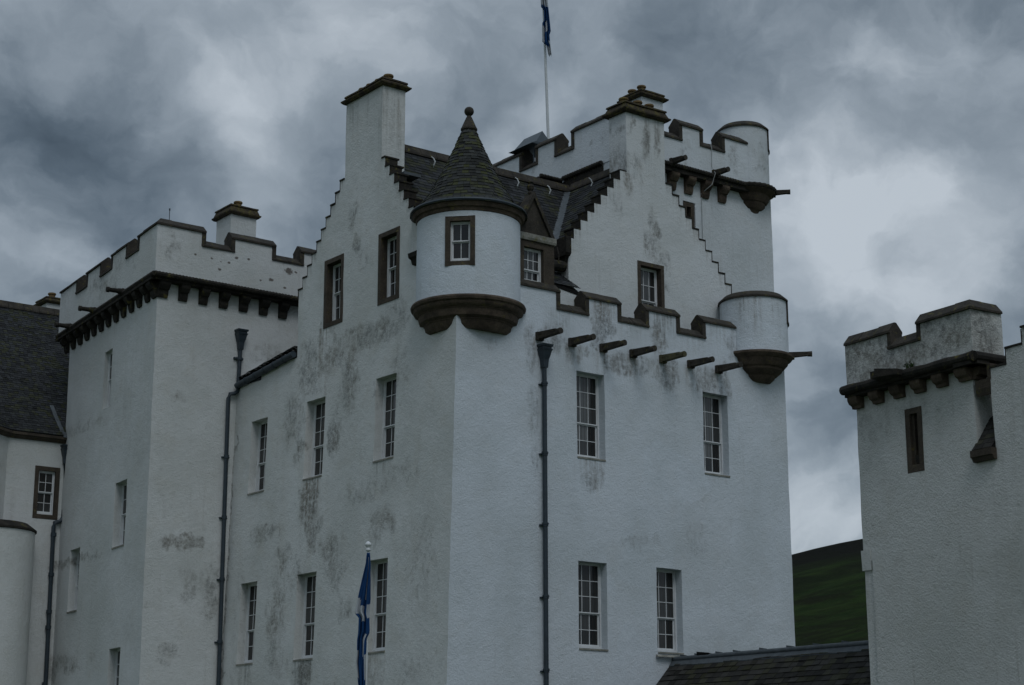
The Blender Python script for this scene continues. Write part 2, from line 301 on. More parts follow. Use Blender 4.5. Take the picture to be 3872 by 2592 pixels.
class MB:
    def __init__(s): s.v = []; s.f = []; s.m = []; s.key = {}
    def vert(s, p, weld=False):
        if weld:
            k = (round(p[0], 4), round(p[1], 4), round(p[2], 4))
            if k in s.key: return s.key[k]
            s.key[k] = len(s.v)
        s.v.append(tuple(p)); return len(s.v)-1
    def face(s, pts, m=0, weld=False):
        s.f.append([s.vert(p, weld) for p in pts]); s.m.append(m)
    def hexa(s, P, m=0):       # P: 8 points, bottom 0-3, top 4-7
        i = [s.vert(p) for p in P]
        for q in ((3, 2, 1, 0), (4, 5, 6, 7), (0, 1, 5, 4), (1, 2, 6, 5), (2, 3, 7, 6), (3, 0, 4, 7)):
            s.f.append([i[k] for k in q]); s.m.append(m)
    def box(s, F, a0, a1, z0, z1, c0, c1, m=0):
        s.hexa([F(a0, z0, c0), F(a1, z0, c0), F(a1, z0, c1), F(a0, z0, c1), F(a0, z1, c0), F(a1, z1, c0), F(a1, z1, c1), F(a0, z1, c1)], m)
    def prism(s, A, B, m=0):   # two matching polygons
        n = len(A); a = [s.vert(p) for p in A]; b = [s.vert(p) for p in B]
        s.f.append(a[::-1]); s.m.append(m); s.f.append(b); s.m.append(m)
        for i in range(n):
            j = (i+1) % n; s.f.append([a[i], a[j], b[j], b[i]]); s.m.append(m)
    def extr(s, F, prof, a0, a1, m=0):      # profile (c, z) run along the wall
        s.prism([F(a0, z, c) for c, z in prof], [F(a1, z, c) for c, z in prof], m)
    def tube(s, pts, rads, n=10, m=0, cap=True):
        rings = []; pts = [Vector(p) for p in pts]
        for i, p in enumerate(pts):
            d = (pts[min(i+1, len(pts)-1)] - pts[max(i-1, 0)]).normalized()
            x = d.cross(Vector((0, 0, 1)));
            if x.length < .01: x = Vector((1, 0, 0))
            x.normalize(); y = d.cross(x).normalized()
            r = rads[i] if hasattr(rads, '__len__') else rads
            rings.append([s.vert(p + (x*cos(2*pi*k/n) + y*sin(2*pi*k/n))*r) for k in range(n)])
        for a, b in zip(rings, rings[1:]):
            for k in range(n):
                s.f.append([a[k], a[(k+1) % n], b[(k+1) % n], b[k]]); s.m.append(m)
        if cap: s.f.append(rings[0][::-1]); s.m.append(m); s.f.append(rings[-1]); s.m.append(m)
    def lathe(s, c, prof, n=48, m=0, a0=0, a1=2*pi, amp=0):
        full = abs(a1-a0-2*pi) < 1e-6; k_ = n if full else n+1; rings = []
        for r, z in prof:
            ring = []
            for k in range(k_):
                an = a0+(a1-a0)*k/n
                p = Vector((c[0]+r*cos(an), c[1]+r*sin(an), z))
                if amp: p = wob(p, amp)
                ring.append(s.vert(p))
            rings.append(ring)
        for a, b in zip(rings, rings[1:]):
            for k in range(n):
                j = (k+1) % k_
                s.f.append([a[k], a[j], b[j], b[k]]); s.m.append(m)
        if full:
            for ring, rv in ((rings[0], True), (rings[-1], False)):
                s.f.append(ring[::-1] if rv else ring); s.m.append(m)
    def build(s, name, mats, parent=None, smooth=None, recalc=True, label=None):
        me = bpy.data.meshes.new(name); me.from_pydata(s.v, [], s.f)
        if not isinstance(mats, (list, tuple)): mats = [mats]
        for m in mats: me.materials.append(M[m] if isinstance(m, str) else m)
        me.polygons.foreach_set('material_index', s.m)
        if recalc:
            b = bmesh.new(); b.from_mesh(me); bmesh.ops.recalc_face_normals(b, faces=b.faces); b.to_mesh(me); b.free()
        if smooth:
            me.polygons.foreach_set('use_smooth', [True]*len(me.polygons)); me.set_sharp_from_angle(angle=rad(smooth))
        o = bpy.data.objects.new(name, me); COL.objects.link(o)
        if parent is not None:
            o.parent = parent
            if parent.type == 'EMPTY': o.matrix_parent_inverse = Matrix.Translation(-parent.location)
        if label: o['label'] = label
        return o

def thing(name, loc, label, cat, group=None):
    o = bpy.data.objects.new(name, None); COL.objects.link(o); o.location = loc; o.empty_display_size = .5
    o['label'] = label; o['category'] = cat
    if group: o['group'] = group
    return o
def tag(o, label, cat, group=None, kind=None):
    o['label'] = label; o['category'] = cat
    if group: o['group'] = group
    if kind: o['kind'] = kind
    return o

def slab(mb, F, a0, a1, z0, z1, holes=(), inside=None, T=.5, extra_a=(), extra_z=(), step=.3, amp=.014, edge=None, open0=False, open1=False):
    """Wall of thickness T with real openings, any stepped outline, and a slightly uneven hand-built surface."""
    A = {round(a0, 4), round(a1, 4), *[round(x, 4) for x in extra_a]}; Zs = {round(z0, 4), round(z1, 4), *[round(x, 4) for x in extra_z]}
    for h in holes: A |= {round(h[0], 4), round(h[1], 4)}; Zs |= {round(h[2], 4), round(h[3], 4)}
    def sub(s_, lo, hi):
        L = sorted(x for x in s_ if lo-1e-6 <= x <= hi+1e-6); o = [L[0]]
        for p, q in zip(L, L[1:]):
            n = max(1, math.ceil((q-p)/step)); o += [p+(q-p)*k/n for k in range(1, n+1)]
        return o
    A = sub(A, a0, a1); Zs = sub(Zs, z0, z1)
    def ok(i, j):
        if i < 0 or j < 0 or i >= len(A)-1 or j >= len(Zs)-1: return False
        a = (A[i]+A[i+1])/2; z = (Zs[j]+Zs[j+1])/2
        for h in holes:
            if h[0] < a < h[1] and h[2] < z < h[3]: return False
        return inside(a, z) if inside else True
    def inhole(i, j):
        if i < 0 or j < 0 or i >= len(A)-1 or j >= len(Zs)-1: return False
        a = (A[i]+A[i+1])/2; z = (Zs[j]+Zs[j+1])/2
        return any(h[0] < a < h[1] and h[2] < z < h[3] for h in holes)
    def P(a, z, c): return wob(F(a, z, c), amp)
    grid = {(i, j) for i in range(len(A)-1) for j in range(len(Zs)-1) if ok(i, j)}
    for i, j in grid:
        q = [(A[i], Zs[j]), (A[i+1], Zs[j]), (A[i+1], Zs[j+1]), (A[i], Zs[j+1])]
        mb.face([P(a, z, 0) for a, z in q], 0, True); mb.face([P(a, z, -T) for a, z in q[::-1]], 0, True)
        for di, dj, e in ((0, -1, (0, 1)), (1, 0, (1, 2)), (0, 1, (2, 3)), (-1, 0, (3, 0))):
            if (i+di, j+dj) not in grid:
                if (open0 and i+di < 0) or (open1 and i+di > len(A)-2): continue      # butts on the next wall
                p, r = q[e[0]], q[e[1]]
                mt = 0
                if edge is not None and not inhole(i+di, j+dj) and edge((p[0]+r[0])/2, (p[1]+r[1])/2): mt = 1
                mb.face([P(*p, 0), P(*p, -T), P(*r, -T), P(*r, 0)], mt, True)
    return mb

def window(parent, F, a0, a1, z0, z1, depth=.34, cols=3, rows=(3, 2), surround=0, sill=True, split=None, label=None, smat='stone_brown', pale=0):
    """Sash window set back in its opening; children: pane, surround (dressed stone) or sill."""
    w = MB(); g = MB(); c = -depth; rng = random.Random(int(a0*100+z0*77))
    fr = .038
    for q in ((a0-.03, a0+fr, z0, z1), (a1-fr, a1+.03, z0, z1), (a0+fr, a1-fr, z1-fr, z1+.02), (a0+fr, a1-fr, z0-.01, z0+fr+.03)):
        w.box(F, q[0], q[1], q[2], q[3], c-.10, c+.02)
    zi0, zi1 = z0+fr+.03, z1-fr; tot = rows[0]+rows[1]
    zm = split if split else zi0+(zi1-zi0)*rows[1]/tot
    for (lo, hi, cc, nr) in ((zm, zi1, c, rows[0]), (zi0, zm, c-.045, rows[1])):
        s_ = .030; b_ = .0125
        A0, A1 = a0+fr, a1-fr
        w.box(F, A0, A0+s_, lo, hi, cc-.04, cc); w.box(F, A1-s_, A1, lo, hi, cc-.04, cc)
        w.box(F, A0+s_, A1-s_, lo, lo+s_+(.02 if cc < c else 0), cc-.04, cc+.001); w.box(F, A0+s_, A1-s_, hi-s_, hi, cc-.04, cc+.001)
        ga0, ga1, gz0, gz1 = A0+s_, A1-s_, lo+s_, hi-s_
        for k in range(1, cols):
            x = ga0+(ga1-ga0)*k/cols; w.box(F, x-b_/1.4, x+b_/1.4, gz0, gz1, cc-.032, cc-.004)
        for k in range(1, nr):
            z = gz0+(gz1-gz0)*k/nr; w.box(F, ga0, ga1, z-b_/1.4, z+b_/1.4, cc-.030, cc-.006)
        for i in range(cols):
            for j in range(nr):
                x0, x1 = ga0+(ga1-ga0)*i/cols, ga0+(ga1-ga0)*(i+1)/cols; y0, y1 = gz0+(gz1-gz0)*j/nr, gz0+(gz1-gz0)*(j+1)/nr
                t1, t2 = rng.uniform(-.0022, .0022), rng.uniform(-.0022, .0022); d = cc-.02
                g.face([F(x0, y0, d+t1), F(x1, y0, d-t2), F(x1, y1, d-t1), F(x0, y1, d+t2)], 1 if i < pale else 0)  # first columns get the glass with the painted reflection
    o = w.build('window', 'paint', parent, label=label)
    g.build('pane', ['glass', 'glass_reflect'], o, recalc=False)
    # dark room behind so no light shows round the frame
    if surround:
        s_ = MB(); t = surround; D_ = depth+.12
        s_.box(F, a0-t, a0, z0-t, z1+t, -D_, .018); s_.box(F, a1, a1+t, z0-t, z1+t, -D_, .018)
        s_.box(F, a0, a1, z1, z1+t, -D_, .016); s_.box(F, a0, a1, z0-t, z0, -D_, .016)
        s_.build('surround', smat, o)
    elif sill:
        s_ = MB(); s_.hexa([F(a0-.0, z0-.055, -depth), F(a1+.0, z0-.055, -depth), F(a1+.0, z0-.055, .022), F(a0-.0, z0-.055, .022), F(a0-.0, z0+.02, -depth), F(a1+.0, z0+.02, -depth), F(a1+.0, z0-.01, .022), F(a0-.0, z0-.01, .022)])
        s_.build('sill', 'sill', o)
    return o

def parapet(wall, cope, F, a0, a1, zb, zc, zm, openings, T=.42, mg=.13, Fw=None, mitre=(0, 0), amp=.010, step=.3):
    """Crenellated parapet: white wall with saddle-back stone coping round every merlon. openings: clear gaps."""
    def inside(a, z):
        for p, q in openings:
            if p-mg < a < q+mg and z > zc: return False
        return True
    xs = [v for p, q in openings for v in (p-mg, q+mg)]
    slab(wall, Fw or F, a0, a1, zb, zm, (), inside, T, xs, (zc,), step, amp, None, bool(mitre[0]), bool(mitre[1]))
    def saddle(p, q, z, e=.05):
        prof = [(e, z), (e, z+.05), (-T/2+.03, z+.25), (-T/2-.03, z+.25), (-T-e, z+.05), (-T-e, z)]
        n = max(1, round((q-p)/.55)); rg = random.Random(int(p*91+z*13))
        for k in range(n):
            A, B = p+(q-p)*k/n, p+(q-p)*(k+1)/n; j1, j2 = rg.uniform(-.007, .007), rg.uniform(-.009, .009)
            m0 = mitre[0] and k == 0 and abs(p-a0) < 1e-6; m1 = mitre[1] and k == n-1 and abs(q-a1) < 1e-6
            cope.prism([F(A-(c if m0 else -.003), zz+(j2 if zz > z+.01 else 0), c+j1) for c, zz in prof], [F(B+(c if m1 else -.003), zz+(j2+rg.uniform(-.004, .004) if zz > z+.01 else 0), c+j1) for c, zz in prof])
    cur = a0
    for p, q in openings:
        saddle(cur, p, zm)
        cope.box(F, p-mg, p, zc+.02, zm+.002, -T-.03, .025); cope.box(F, q, q+mg, zc+.02, zm+.002, -T-.03, .025)
        saddle(p-mg, q+mg, zc-.001, .045)
        cur = q
    saddle(cur, a1, zm)

def roll(mb, P0, P1, r=.075, pitch=.11, n=8, m=0):
    P0, P1 = Vector(P0), Vector(P1); L = (P1-P0).length; k = max(2, int(L/pitch)*2)
    mb.tube([P0+(P1-P0)*i/k for i in range(k+1)], [r if i % 2 else r*.80 for i in range(k+1)], n, m)

def corbel(mb, F, a, zt, w=.28, h=.48, proj=.27, m=0, s=1.0):
    pr = [(0, zt-h), (.06*s, zt-h), (.10*s, zt-h+.10), (.12*s, zt-h*.52), (.17*s, zt-h*.50), (proj*.92, zt-h*.30), (proj, zt-.10), (proj, zt), (0, zt)]
    mb.extr(F, pr, a-w/2, a+w/2, m)

def spout(parent, F, a, z, L=.92, w=.17, h=.2, name='water_spout', drop=.07, mat='stone'):
    """Stone channel spout with an open trough and a rounded end."""
    mb = MB()
    def q(c, t): return z-drop*c/L
    N = 5
    for (x0, x1, zz0, zz1, L_) in ((a-w/2, a+w/2, -h, -h*.45, L), (a-w/2, a-w/2+.045, -h*.45, 0, L*.86), (a+w/2-.045, a+w/2, -h*.45, 0, L*.86)):
        mb.hexa([F(x0, z+zz0-.03, -.2), F(x1, z+zz0-.03, -.2), F(x1, z+zz0*.72-drop, L_), F(x0, z+zz0*.72-drop, L_), F(x0, z+zz1, -.2), F(x1, z+zz1, -.2), F(x1, z+zz1-drop, L_), F(x0, z+zz1-drop, L_)])
    mb.tube([F(a, z-h*.42-drop, L*.80), F(a, z-h*.42-drop, L*1.02)], [.075, .082], 10)
    mb.box(F, a-w/2-.03, a+w/2+.03, z-h-.06, z-.02, -.05, .10)
    return mb.build(name, mat, parent)

def pot(parent, x, y, z, r=.13, h=.25):
    mb = MB(); mb.lathe((x, y), [(r*.88, z-.05), (r*.92, z+.02), (r*.90, z+h*.72), (r*1.12, z+h*.76), (r*1.16, z+h*.9), (r*1.05, z+h), (r*.80, z+h), (r*.78, z+h*.6)], 18)
    return mb.build('chimney_pot', 'pot', parent, smooth=50)

def chimney(parent, x0, x1, y0, y1, z0, z1, mat, pots, over=.13, caph=.2):
    F = Fr((x0, y0, 0), (1, 0, 0), (0, -1, 0)); mb = MB()
    slab(mb, F, 0, x1-x0, z0, z1, T=y1-y0, amp=.01)
    o = mb.build('chimney', mat, parent, smooth=40)
    c = MB()
    def rect(e, z, j=0): return [Vector((x0-e, y0-e, z)), Vector((x1+e, y0-e, z)), Vector((x1+e, y1+e, z)), Vector((x0-e, y1+e, z))]
    def ring(e0, za, e1, zb):     # subdivided battered course with an uneven edge
        A, B = rect(e0, za), rect(e1, zb); a = []; b = []
        for i in range(4):
            p, q = A[i], A[(i+1) % 4]; r_, s_ = B[i], B[(i+1) % 4]; n = max(2, int((q-p).length/.16))
            for k in range(n): a.append(wob(p.lerp(q, k/n), .018)); b.append(wob(r_.lerp(s_, k/n), .018))
        c.prism(a, b)
    ring(over*.55, z1-.02, over, z1+.035); ring(over, z1+.035, over*1.05, z1+.075); ring(over*.75, z1+.075, over*.15, z1+caph-.03); ring(over*.45, z1+caph-.03, over*.38, z1+caph+.02)
    c.build('chimney_cap', 'cap', o)
    for (x, y) in pots: pot(o, x, y, z1+caph)
    return o

def slates(mb, O, U, V, ul, vl, keep=None, w=.22, e=.145, seed=1, lift=.015, N=None):
    """Separate slates laid in courses up the slope; U along, V up the slope."""
    rng = random.Random(seed); O, U, V = Vector(O), Vector(U).normalized(), Vector(V).normalized()
    N = U.cross(V).normalized()
    if N.z < 0: N = -N
    for j in range(int(vl/e)+1):
        a = -rng.random()*w; v0 = j*e
        while a < ul:
            ww = w*rng.uniform(.72, 1.2); a0, a1 = max(a, 0), min(a+ww-.008, ul)
            if a1-a0 > .03 and (keep is None or keep((a0+a1)/2, v0+e/2)):
                jb = rng.uniform(-.008, .008); l = lift*rng.uniform(.7, 1.4); v1 = min(v0+e*1.25, vl)
                p = [O+U*a0+V*(v0+jb)+N*l, O+U*a1+V*(v0+jb+rng.uniform(-.006, .006))+N*l*rng.uniform(.8, 1.2), O+U*a1+V*v1+N*.004, O+U*a0+V*v1+N*.004]
                q = [O+U*a0+V*(v0+jb)-N*.002, O+U*a1+V*(v0+jb)-N*.002]
                mb.f.append([mb.vert(x) for x in p]); mb.m.append(0)
                n0 = len(mb.v)-4; i0 = mb.vert(q[0]); i1 = mb.vert(q[1]); mb.f.append([i0, i1, n0+1, n0]); mb.m.append(0)
            a += ww

RF = Fr((0, 0, 0), (1, 0, 0), (0, -1, 0), batter)       # keep, right-hand face
LF = Fr((0, 0, 0), (0, 1, 0), (-1, 0, 0), batter)       # keep, left-hand face

# ================================================================== THE KEEP
keep = thing('castle_keep', (6, 6, 0), 'central white harled keep with two crow-stepped gables and a cone-roofed corner turret', 'castle')
GZ = -1.0
UPW = [(3.99, 4.96, 10.1, 12.41), (8.57, 9.54, 10.13, 12.43)]
LOW = [(3.98, 4.95, 5.10, 7.34), (6.69, 7.61, 5.12, 7.34)]
mb = MB()
slab(mb, RF, 0, 11.9, GZ, 13.62, UPW+LOW, T=.5, open0=True)
wall_r = mb.build('wall', 'harl_right', keep, smooth=40)
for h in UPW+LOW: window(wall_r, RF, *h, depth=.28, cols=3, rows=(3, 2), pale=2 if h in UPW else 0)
# hidden side and back
mb = MB()
slab(mb, Fr((11.9, .5, 0), (0, 1, 0), (1, 0, 0)), 0, 10.9, GZ, 13.9, T=.5, step=1.2)
slab(mb, Fr((.5, 11.4, 0), (1, 0, 0), (0, 1, 0)), 0, 10.9, GZ, 13.9, T=.5, step=1.2)
mb.build('wall', 'harl_right', keep, smooth=40)
# parapet over the right face
pw = MB(); pc = MB()
parapet(pw, pc, RF, 0, 9.95, 13.62, 13.98, 14.46, [(3.44, 4.31), (5.59, 6.47), (7.76, 8.62)], mitre=(1, 0))
par = pw.build('parapet', 'harl_right', keep, smooth=40)
pc.build('coping', 'stone', par)
mb = MB(); mb.box(Fr((0, 0, 0), (1, 0, 0), (0, 1, 0)), .5, 11.4, 13.45, 13.6, .42, 11); mb.build('parapet_walk', 'lead', keep)
for a in (2.71, 3.82, 4.90, 5.97, 7.06, 8.11, 9.19): spout(keep, RF, a, 13.27, w=.155, h=.18, mat='spout_moss' if a == 7.06 else 'stone')
for o in keep.children:
    if o.name.startswith('water_spout') and o.data.materials[0].name.startswith('greened'): o['label'] = 'greener, paler spout'

# left face with crow-stepped gable (flush)
st_l = [(5.53+.242*i, 18.48-.307*i) for i in range(10)]        # (outer y, top z) steps going left
def gz_left(y): # top of the gable left of the stack
    for i in range(10):
        if y < 5.53+.242*(i+1): return 18.48-.307*i if i < 9 else None
    return None
def top_at(y):
    if y >= 7.93: return 13.42+(11.2-y)*(.36/3.27)
    if y > 5.53:
        i = int((y-5.53)/.2425); return 18.48-.307*i
    if y >= 3.46: return 18.56
    i = int((3.46-y)/.2365)+1; return max(18.56-.30*i, 15.2)
LG = [(5.62, 6.38, 14.40, 16.14), (2.80, 3.57, 14.48, 16.24)]
LH = [(3+.66, 3+.66, 0, 0)]
LUP = [(2.69, 3.66, 10.05, 12.30), (6.26, 7.27, 10.05, 12.27), (9.47, 10.42, 10.04, 12.20)]
LLO = [(2.77, 3.75, 5.02, 7.39), (6.31, 7.32, 5.03, 7.37), (9.57, 10.53, 5.08, 7.39)]
mb = MB()
gt = .13
holes = LUP+LLO+[(a-gt, b+gt, c-gt, d+gt) for a, b, c, d in LG]
slab(mb, LF, 0.0, 11.45, GZ, 13.42, holes, T=.5, open0=True)
def ins(y, z): return z < top_at(y)
ea = [5.53+.2425*i for i in range(11)]+[3.46-.2365*i for i in range(1, 11)]+[3.46, 3.63, 7.93]
ez = [18.48-.307*i for i in range(10)]+[18.56-.30*i for i in range(1, 12)]
slab(mb, LF, 0.75, 11.45, 13.42, 18.56, [h for h in holes if h[2] > 13.5], ins, T=.42, extra_a=ea, extra_z=ez, edge=lambda a, z: z > 15.0 and a < 7.9)
wall_l = mb.build('wall', ['harl_left', 'stone_dark'], keep, smooth=40)
for h in LUP+LLO: window(wall_l, LF, *h, depth=.27, cols=3, rows=(3, 2))
for h in LG: window(wall_l, LF, *h, depth=.22, cols=3, rows=(2, 2), surround=gt)
mb = MB()
for i in range(10):
    z = 18.48-.307*i; y0 = 5.53+.2425*i; mb = MB()
    mb.box(LF, y0+.01, y0+.2425+.02, z, z+.045, -.45, .025); mb.box(LF, y0+.2425, y0+.2425+.022, z-.26, z, -.44, .006); mb.build('crow_step', 'stone_dark', wall_l)
for i in range(11):
    mb = MB(); z = 18.56-.30*i; y1 = 3.46-.2365*(i-1) if i else 3.63; y0 = 3.46-.2365*i
    mb.box(LF, y0-.02, y1-.01, z, z+.045, -.47, .02); mb.build('crow_step', 'stone_dark', wall_l)
# small corbelled pier beside the turret
mb = MB(); slab(mb, LF, 1.45, 1.86, 15.35, 16.2, T=.3, amp=.006); 
for v in range(len(mb.v)): p = mb.v[v]; mb.v[v] = (p[0]-.17, p[1], p[2])
pier = mb.build('pier', 'harl_left', keep)
mb = MB(); mb.extr(LF, [(-.05, 15.05), (.10, 15.08), (.14, 15.2), (.22, 15.24), (.24, 15.36), (-.05, 15.36)], 1.40, 1.92)
mb.build('skewputt', 'stone_dark', pier)
# stack on the left gable
def ypots(x, ys): return [(x, y) for y in ys]
chimney(keep, .062, .82, 3.63, 5.53, 18.3, 20.76, 'harl_left', ypots(.42, (3.9, 4.35, 4.8, 5.2)))

# second gable, set back behind the parapet
GF = Fr((0, 1.0, 0), (1, 0, 0), (0, -1, 0))
def top2(x):
    if x < 6.77:
        i = int((6.77-x)/.2495); z = 18.85-.297*i if i else 18.85
        return z
    if x < 8.26: return 18.85
    i = int((x-8.26)/.2545); return 18.80-.297*i
g2w = (7.22, 8.00, 14.15, 16.14)
mb = MB()
ea = [6.77-.2495*i for i in range(9)]+[8.26+.2545*i for i in range(13)]; ez = [18.85-.297*i for i in range(11)]+[18.80-.297*i for i in range(13)]
slab(mb, GF, 4.56, 11.3, 13.5, 18.85, [(g2w[0]-.115, g2w[1]+.115, g2w[2]-.115, g2w[3]+.115)], lambda a, z: z < top2(a), T=.42, extra_a=ea, extra_z=ez, edge=lambda a, z: z > 16.2 or (a < 4.6 and z > 15.95))
gab2 = mb.build('gable_wall', ['harl_gable', 'stone_dark'], keep, smooth=40)
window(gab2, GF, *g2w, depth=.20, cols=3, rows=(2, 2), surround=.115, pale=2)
for i in range(9):
    mb = MB(); z = 18.85-.297*i; x1 = 6.77-.2495*i; mb.box(GF, x1-.2495-.015, x1-.01, z, z+.035, -.45, .006); mb.build('crow_step', 'stone_dark', gab2)
for i in range(12):
    mb = MB(); z = 18.80-.297*i; x0 = 8.26+.2545*i; mb.box(GF, x0+.01, x0+.2545+.02, z, z+.045, -.45, .02); mb.box(GF, x0+.2545, x0+.2545+.022, z-.25, z, -.44, .012); mb.build('crow_step', 'stone_dark', gab2)
mb = MB(); SF = Fr((4.56, 0, 0), (0, 1, 0), (-1, 0, 0))
slab(mb, SF, 1.42, 4.4, 13.6, 15.95, T=.4, amp=.008); mb.build('gable_return', 'harl_gable', gab2, smooth=40)
mb = MB(); mb.extr(GF, [(-.4, 15.9), (.10, 15.9), (.16, 15.98), (.16, 16.42), (-.4, 16.42)], 4.36, 4.545); mb.build('skewputt', 'stone_dark', gab2); mb = MB(); mb.extr(GF, [(-.5, 15.62), (-.1, 15.62), (.06, 15.9), (-.5, 15.9)], 4.42, 4.545)
mb.build('skewputt', 'stone_dark', gab2)
chimney(keep, 6.77, 8.26, 1.0, 1.76, 18.85, 20.72, 'harl_gable', [(7.0, 1.35), (7.5, 1.3), (7.95, 1.3)], over=.15, caph=.30)

# main roofs
RZ = 19.42; s1 = 1.27; s2 = 1.18
def plane_roof(mb, pts): mb.prism([Vector(p) for p in pts], [Vector(p)-Vector((0, 0, .08)) for p in pts])
def h1(y): return RZ-s1*abs(4.58-y)
def h2(x): return RZ-s2*abs(7.52-x)
yb = 1.15
mb = MB(); plane_roof(mb, [(.42, 4.58, RZ), (.42, yb, h1(yb)), (4.5, yb, h1(yb)), (4.50, 4.58-(RZ-h2(4.5))/s1, h2(4.5)), (7.52, 4.58, RZ)])
plane_roof(mb, [(.42, 4.58, RZ), (7.6, 4.58, RZ), (7.6, 8.3, h1(8.3)), (.42, 8.3, h1(8.3))])
rf1 = mb.build('roof', 'slate_base', keep)
mb = MB(); V1 = Vector((0, 1, s1)); L1 = math.hypot(4.58-yb, RZ-h1(yb))
def k1(u, v):
    y = yb+v/math.hypot(1, s1); x = .42+u; return h1(y) > h2(x)-.02 or x < 4.5
slates(mb, (.42, yb, h1(yb)), (1, 0, 0), V1, 7.1, L1, k1, seed=3)
slates(mb, (.42, 8.3, h1(8.3)), (1, 0, 0), Vector((0, -1, s1)), 7.1, math.hypot(3.72, 3.72*s1), None, w=.4, e=.3, seed=4)
mb.build('slates', 'slate', rf1, recalc=False)
mb = MB(); plane_roof(mb, [(7.52, 1.42, RZ), (7.52, 4.58, RZ), (4.56, 4.58-(RZ-h2(4.56))/s1, h2(4.56)), (4.56, 1.42, h2(4.56))])
plane_roof(mb, [(7.52, 1.42, RZ), (7.52, 2.25, RZ), (11.2, 2.25, h2(11.2)), (11.2, 1.42, h2(11.2))])
rf2 = mb.build('roof', 'slate_base', keep)
mb = MB(); V2 = Vector((1, 0, s2))
def k2(u, v):
    x = 4.56+v/math.hypot(1, s2); y = 1.42+u; return h2(x) > h1(y)-.02
slates(mb, (4.56, 1.42, h2(4.56)), (0, 1, 0), V2, 3.2, math.hypot(2.96, 2.96*s2), k2, seed=5)
slates(mb, (11.2, 1.42, h2(11.2)), (0, 1, 0), Vector((-1, 0, s2)), .85, math.hypot(3.68, 3.68*s2), None, seed=6)
mb.build('slates', 'slate', rf2, recalc=False)
# ridge stones
mb = MB()
def ridge(mb, P0, P1, w=.17, h=.13):
    P0, P1 = Vector(P0), Vector(P1); d = (P1-P0).normalized(); s_ = d.cross(Vector((0, 0, 1))).normalized(); n = max(1, int((P1-P0).length/.55)); L = (P1-P0)/n
    for i in range(n):
        a = P0+L*i+d*.006; b = P0+L*(i+1)-d*.006
        pr = lambda p: [p-s_*w+Vector((0, 0, -.14)), p-s_*w*.95+Vector((0, 0, -.08)), p+Vector((0, 0, h))-s_*.05, p+Vector((0, 0, h))+s_*.05, p+s_*w*.95+Vector((0, 0, -.08)), p+s_*w+Vector((0, 0, -.14))]
        mb.prism(pr(a), pr(b))
ridge(mb, (.83, 4.58, RZ), (7.5, 4.58, RZ)); mb.build('roof_ridge', 'stone', rf1)
mb = MB(); ridge(mb, (7.52, 1.77, RZ), (7.52, 4.4, RZ)); mb.build('roof_ridge', 'stone', rf2)
# lead valley
mb = MB(); A = Vector((7.40, 4.46, h1(4.46)+.06)); B = Vector((4.40, 4.58-(RZ-h2(4.40))/s1, h2(4.40)+.06)); n_ = (B-A).normalized()
sx = Vector((1, -1, 0)).normalized()*.11
mb.prism([A-sx+Vector((0, 0, .05)), A, A+sx+Vector((0, 0, .05)), A-Vector((0, 0, .05))], [B-sx+Vector((0, 0, .05)), B, B+sx+Vector((0, 0, .05)), B-Vector((0, 0, .05))]); mb.build('lead_valley', 'lead', rf1)
mb = MB(); mb.box(Fr((0, 0, 0), (0, 1, 0), (-1, 0, 0)), 3.0, 3.62, 18.02, 18.10, -.95, -.40); mb.build('lead_flashing', 'lead', rf1)
# bent hooks left on the slopes
def hook(parent, x, y, z):
    mb = MB(); mb.tube([(x, y-.10, z+.30), (x+.05, y-.14, z+.24), (x+.09, y-.16, z+.14), (x+.07, y-.12, z+.04), (x+.10, y-.06, z-.02)], [.01, .02, .022, .018, .012], 7); mb.build('roof_hook', 'pole', parent)
for x, y in ((2.14, 4.24), (5.17, 4.24), (6.38, 4.24)): hook(rf1, x-.05, y, h1(y)-.08)
hook(rf2, 7.19, 3.31, h2(7.24)-.02)

# dormer between turret and gable
DF = Fr((0, .16, 0), (1, 0, 0), (0, -1, 0))
mb = MB(); slab(mb, DF, 2.05, 3.38, 14.46, 15.80, [(2.36, 3.02, 14.66, 15.62)], T=.30, amp=.006)
dor = mb.build('dormer', 'stone_brown', keep)
mb = MB(); mb.extr(DF, [(-.3, 15.80), (.05, 15.80), (.07, 15.86), (.07, 15.98), (-.3, 15.98)], 2.02, 3.42); mb.build('lintel_band', 'sill', dor)
mb = MB(); mb.prism([DF(2.06, 15.98, -.02), DF(3.32, 15.98, -.02), DF(2.69, 17.08, -.02)], [DF(2.06, 15.98, -.3), DF(3.32, 15.98, -.3), DF(2.69, 17.08, -.3)])
ped = mb.build('pediment', 'stone', dor)
mb = MB()
for sgn in (-1, 1):
    a, b = (2.69+sgn*.70, 15.98), (2.69, 17.20); 
    mb.prism([DF(a[0], a[1], .05), DF(a[0]-sgn*.12, a[1], .05), DF(b[0], b[1]-.18, .05), DF(b[0], b[1], .05)], [DF(a[0], a[1], -.34), DF(a[0]-sgn*.12, a[1], -.34), DF(b[0], b[1]-.18, -.34), DF(b[0], b[1], -.34)])
mb.lathe((2.69, .30), [(.03, 17.1), (.07, 17.2), (.05, 17.25), (.09, 17.30), (.11, 17.38), (.05, 17.45), (.09, 17.50), (.02, 17.56)], 12)
mb.build('skew_stones', 'stone', ped)
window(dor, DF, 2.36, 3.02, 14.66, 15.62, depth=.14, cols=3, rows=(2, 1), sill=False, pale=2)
mb = MB(); ym = 4.58-(RZ-17.0)/s1
plane_roof(mb, [(2.69, .46, 17.05), (2.69, ym+.1, 17.05), (2.0, 1.15, 15.98), (2.0, .46, 15.98)]); plane_roof(mb, [(2.69, .46, 17.05), (3.38, .46, 15.98), (3.38, 1.3, 15.98), (2.69, ym+.1, 17.05)])
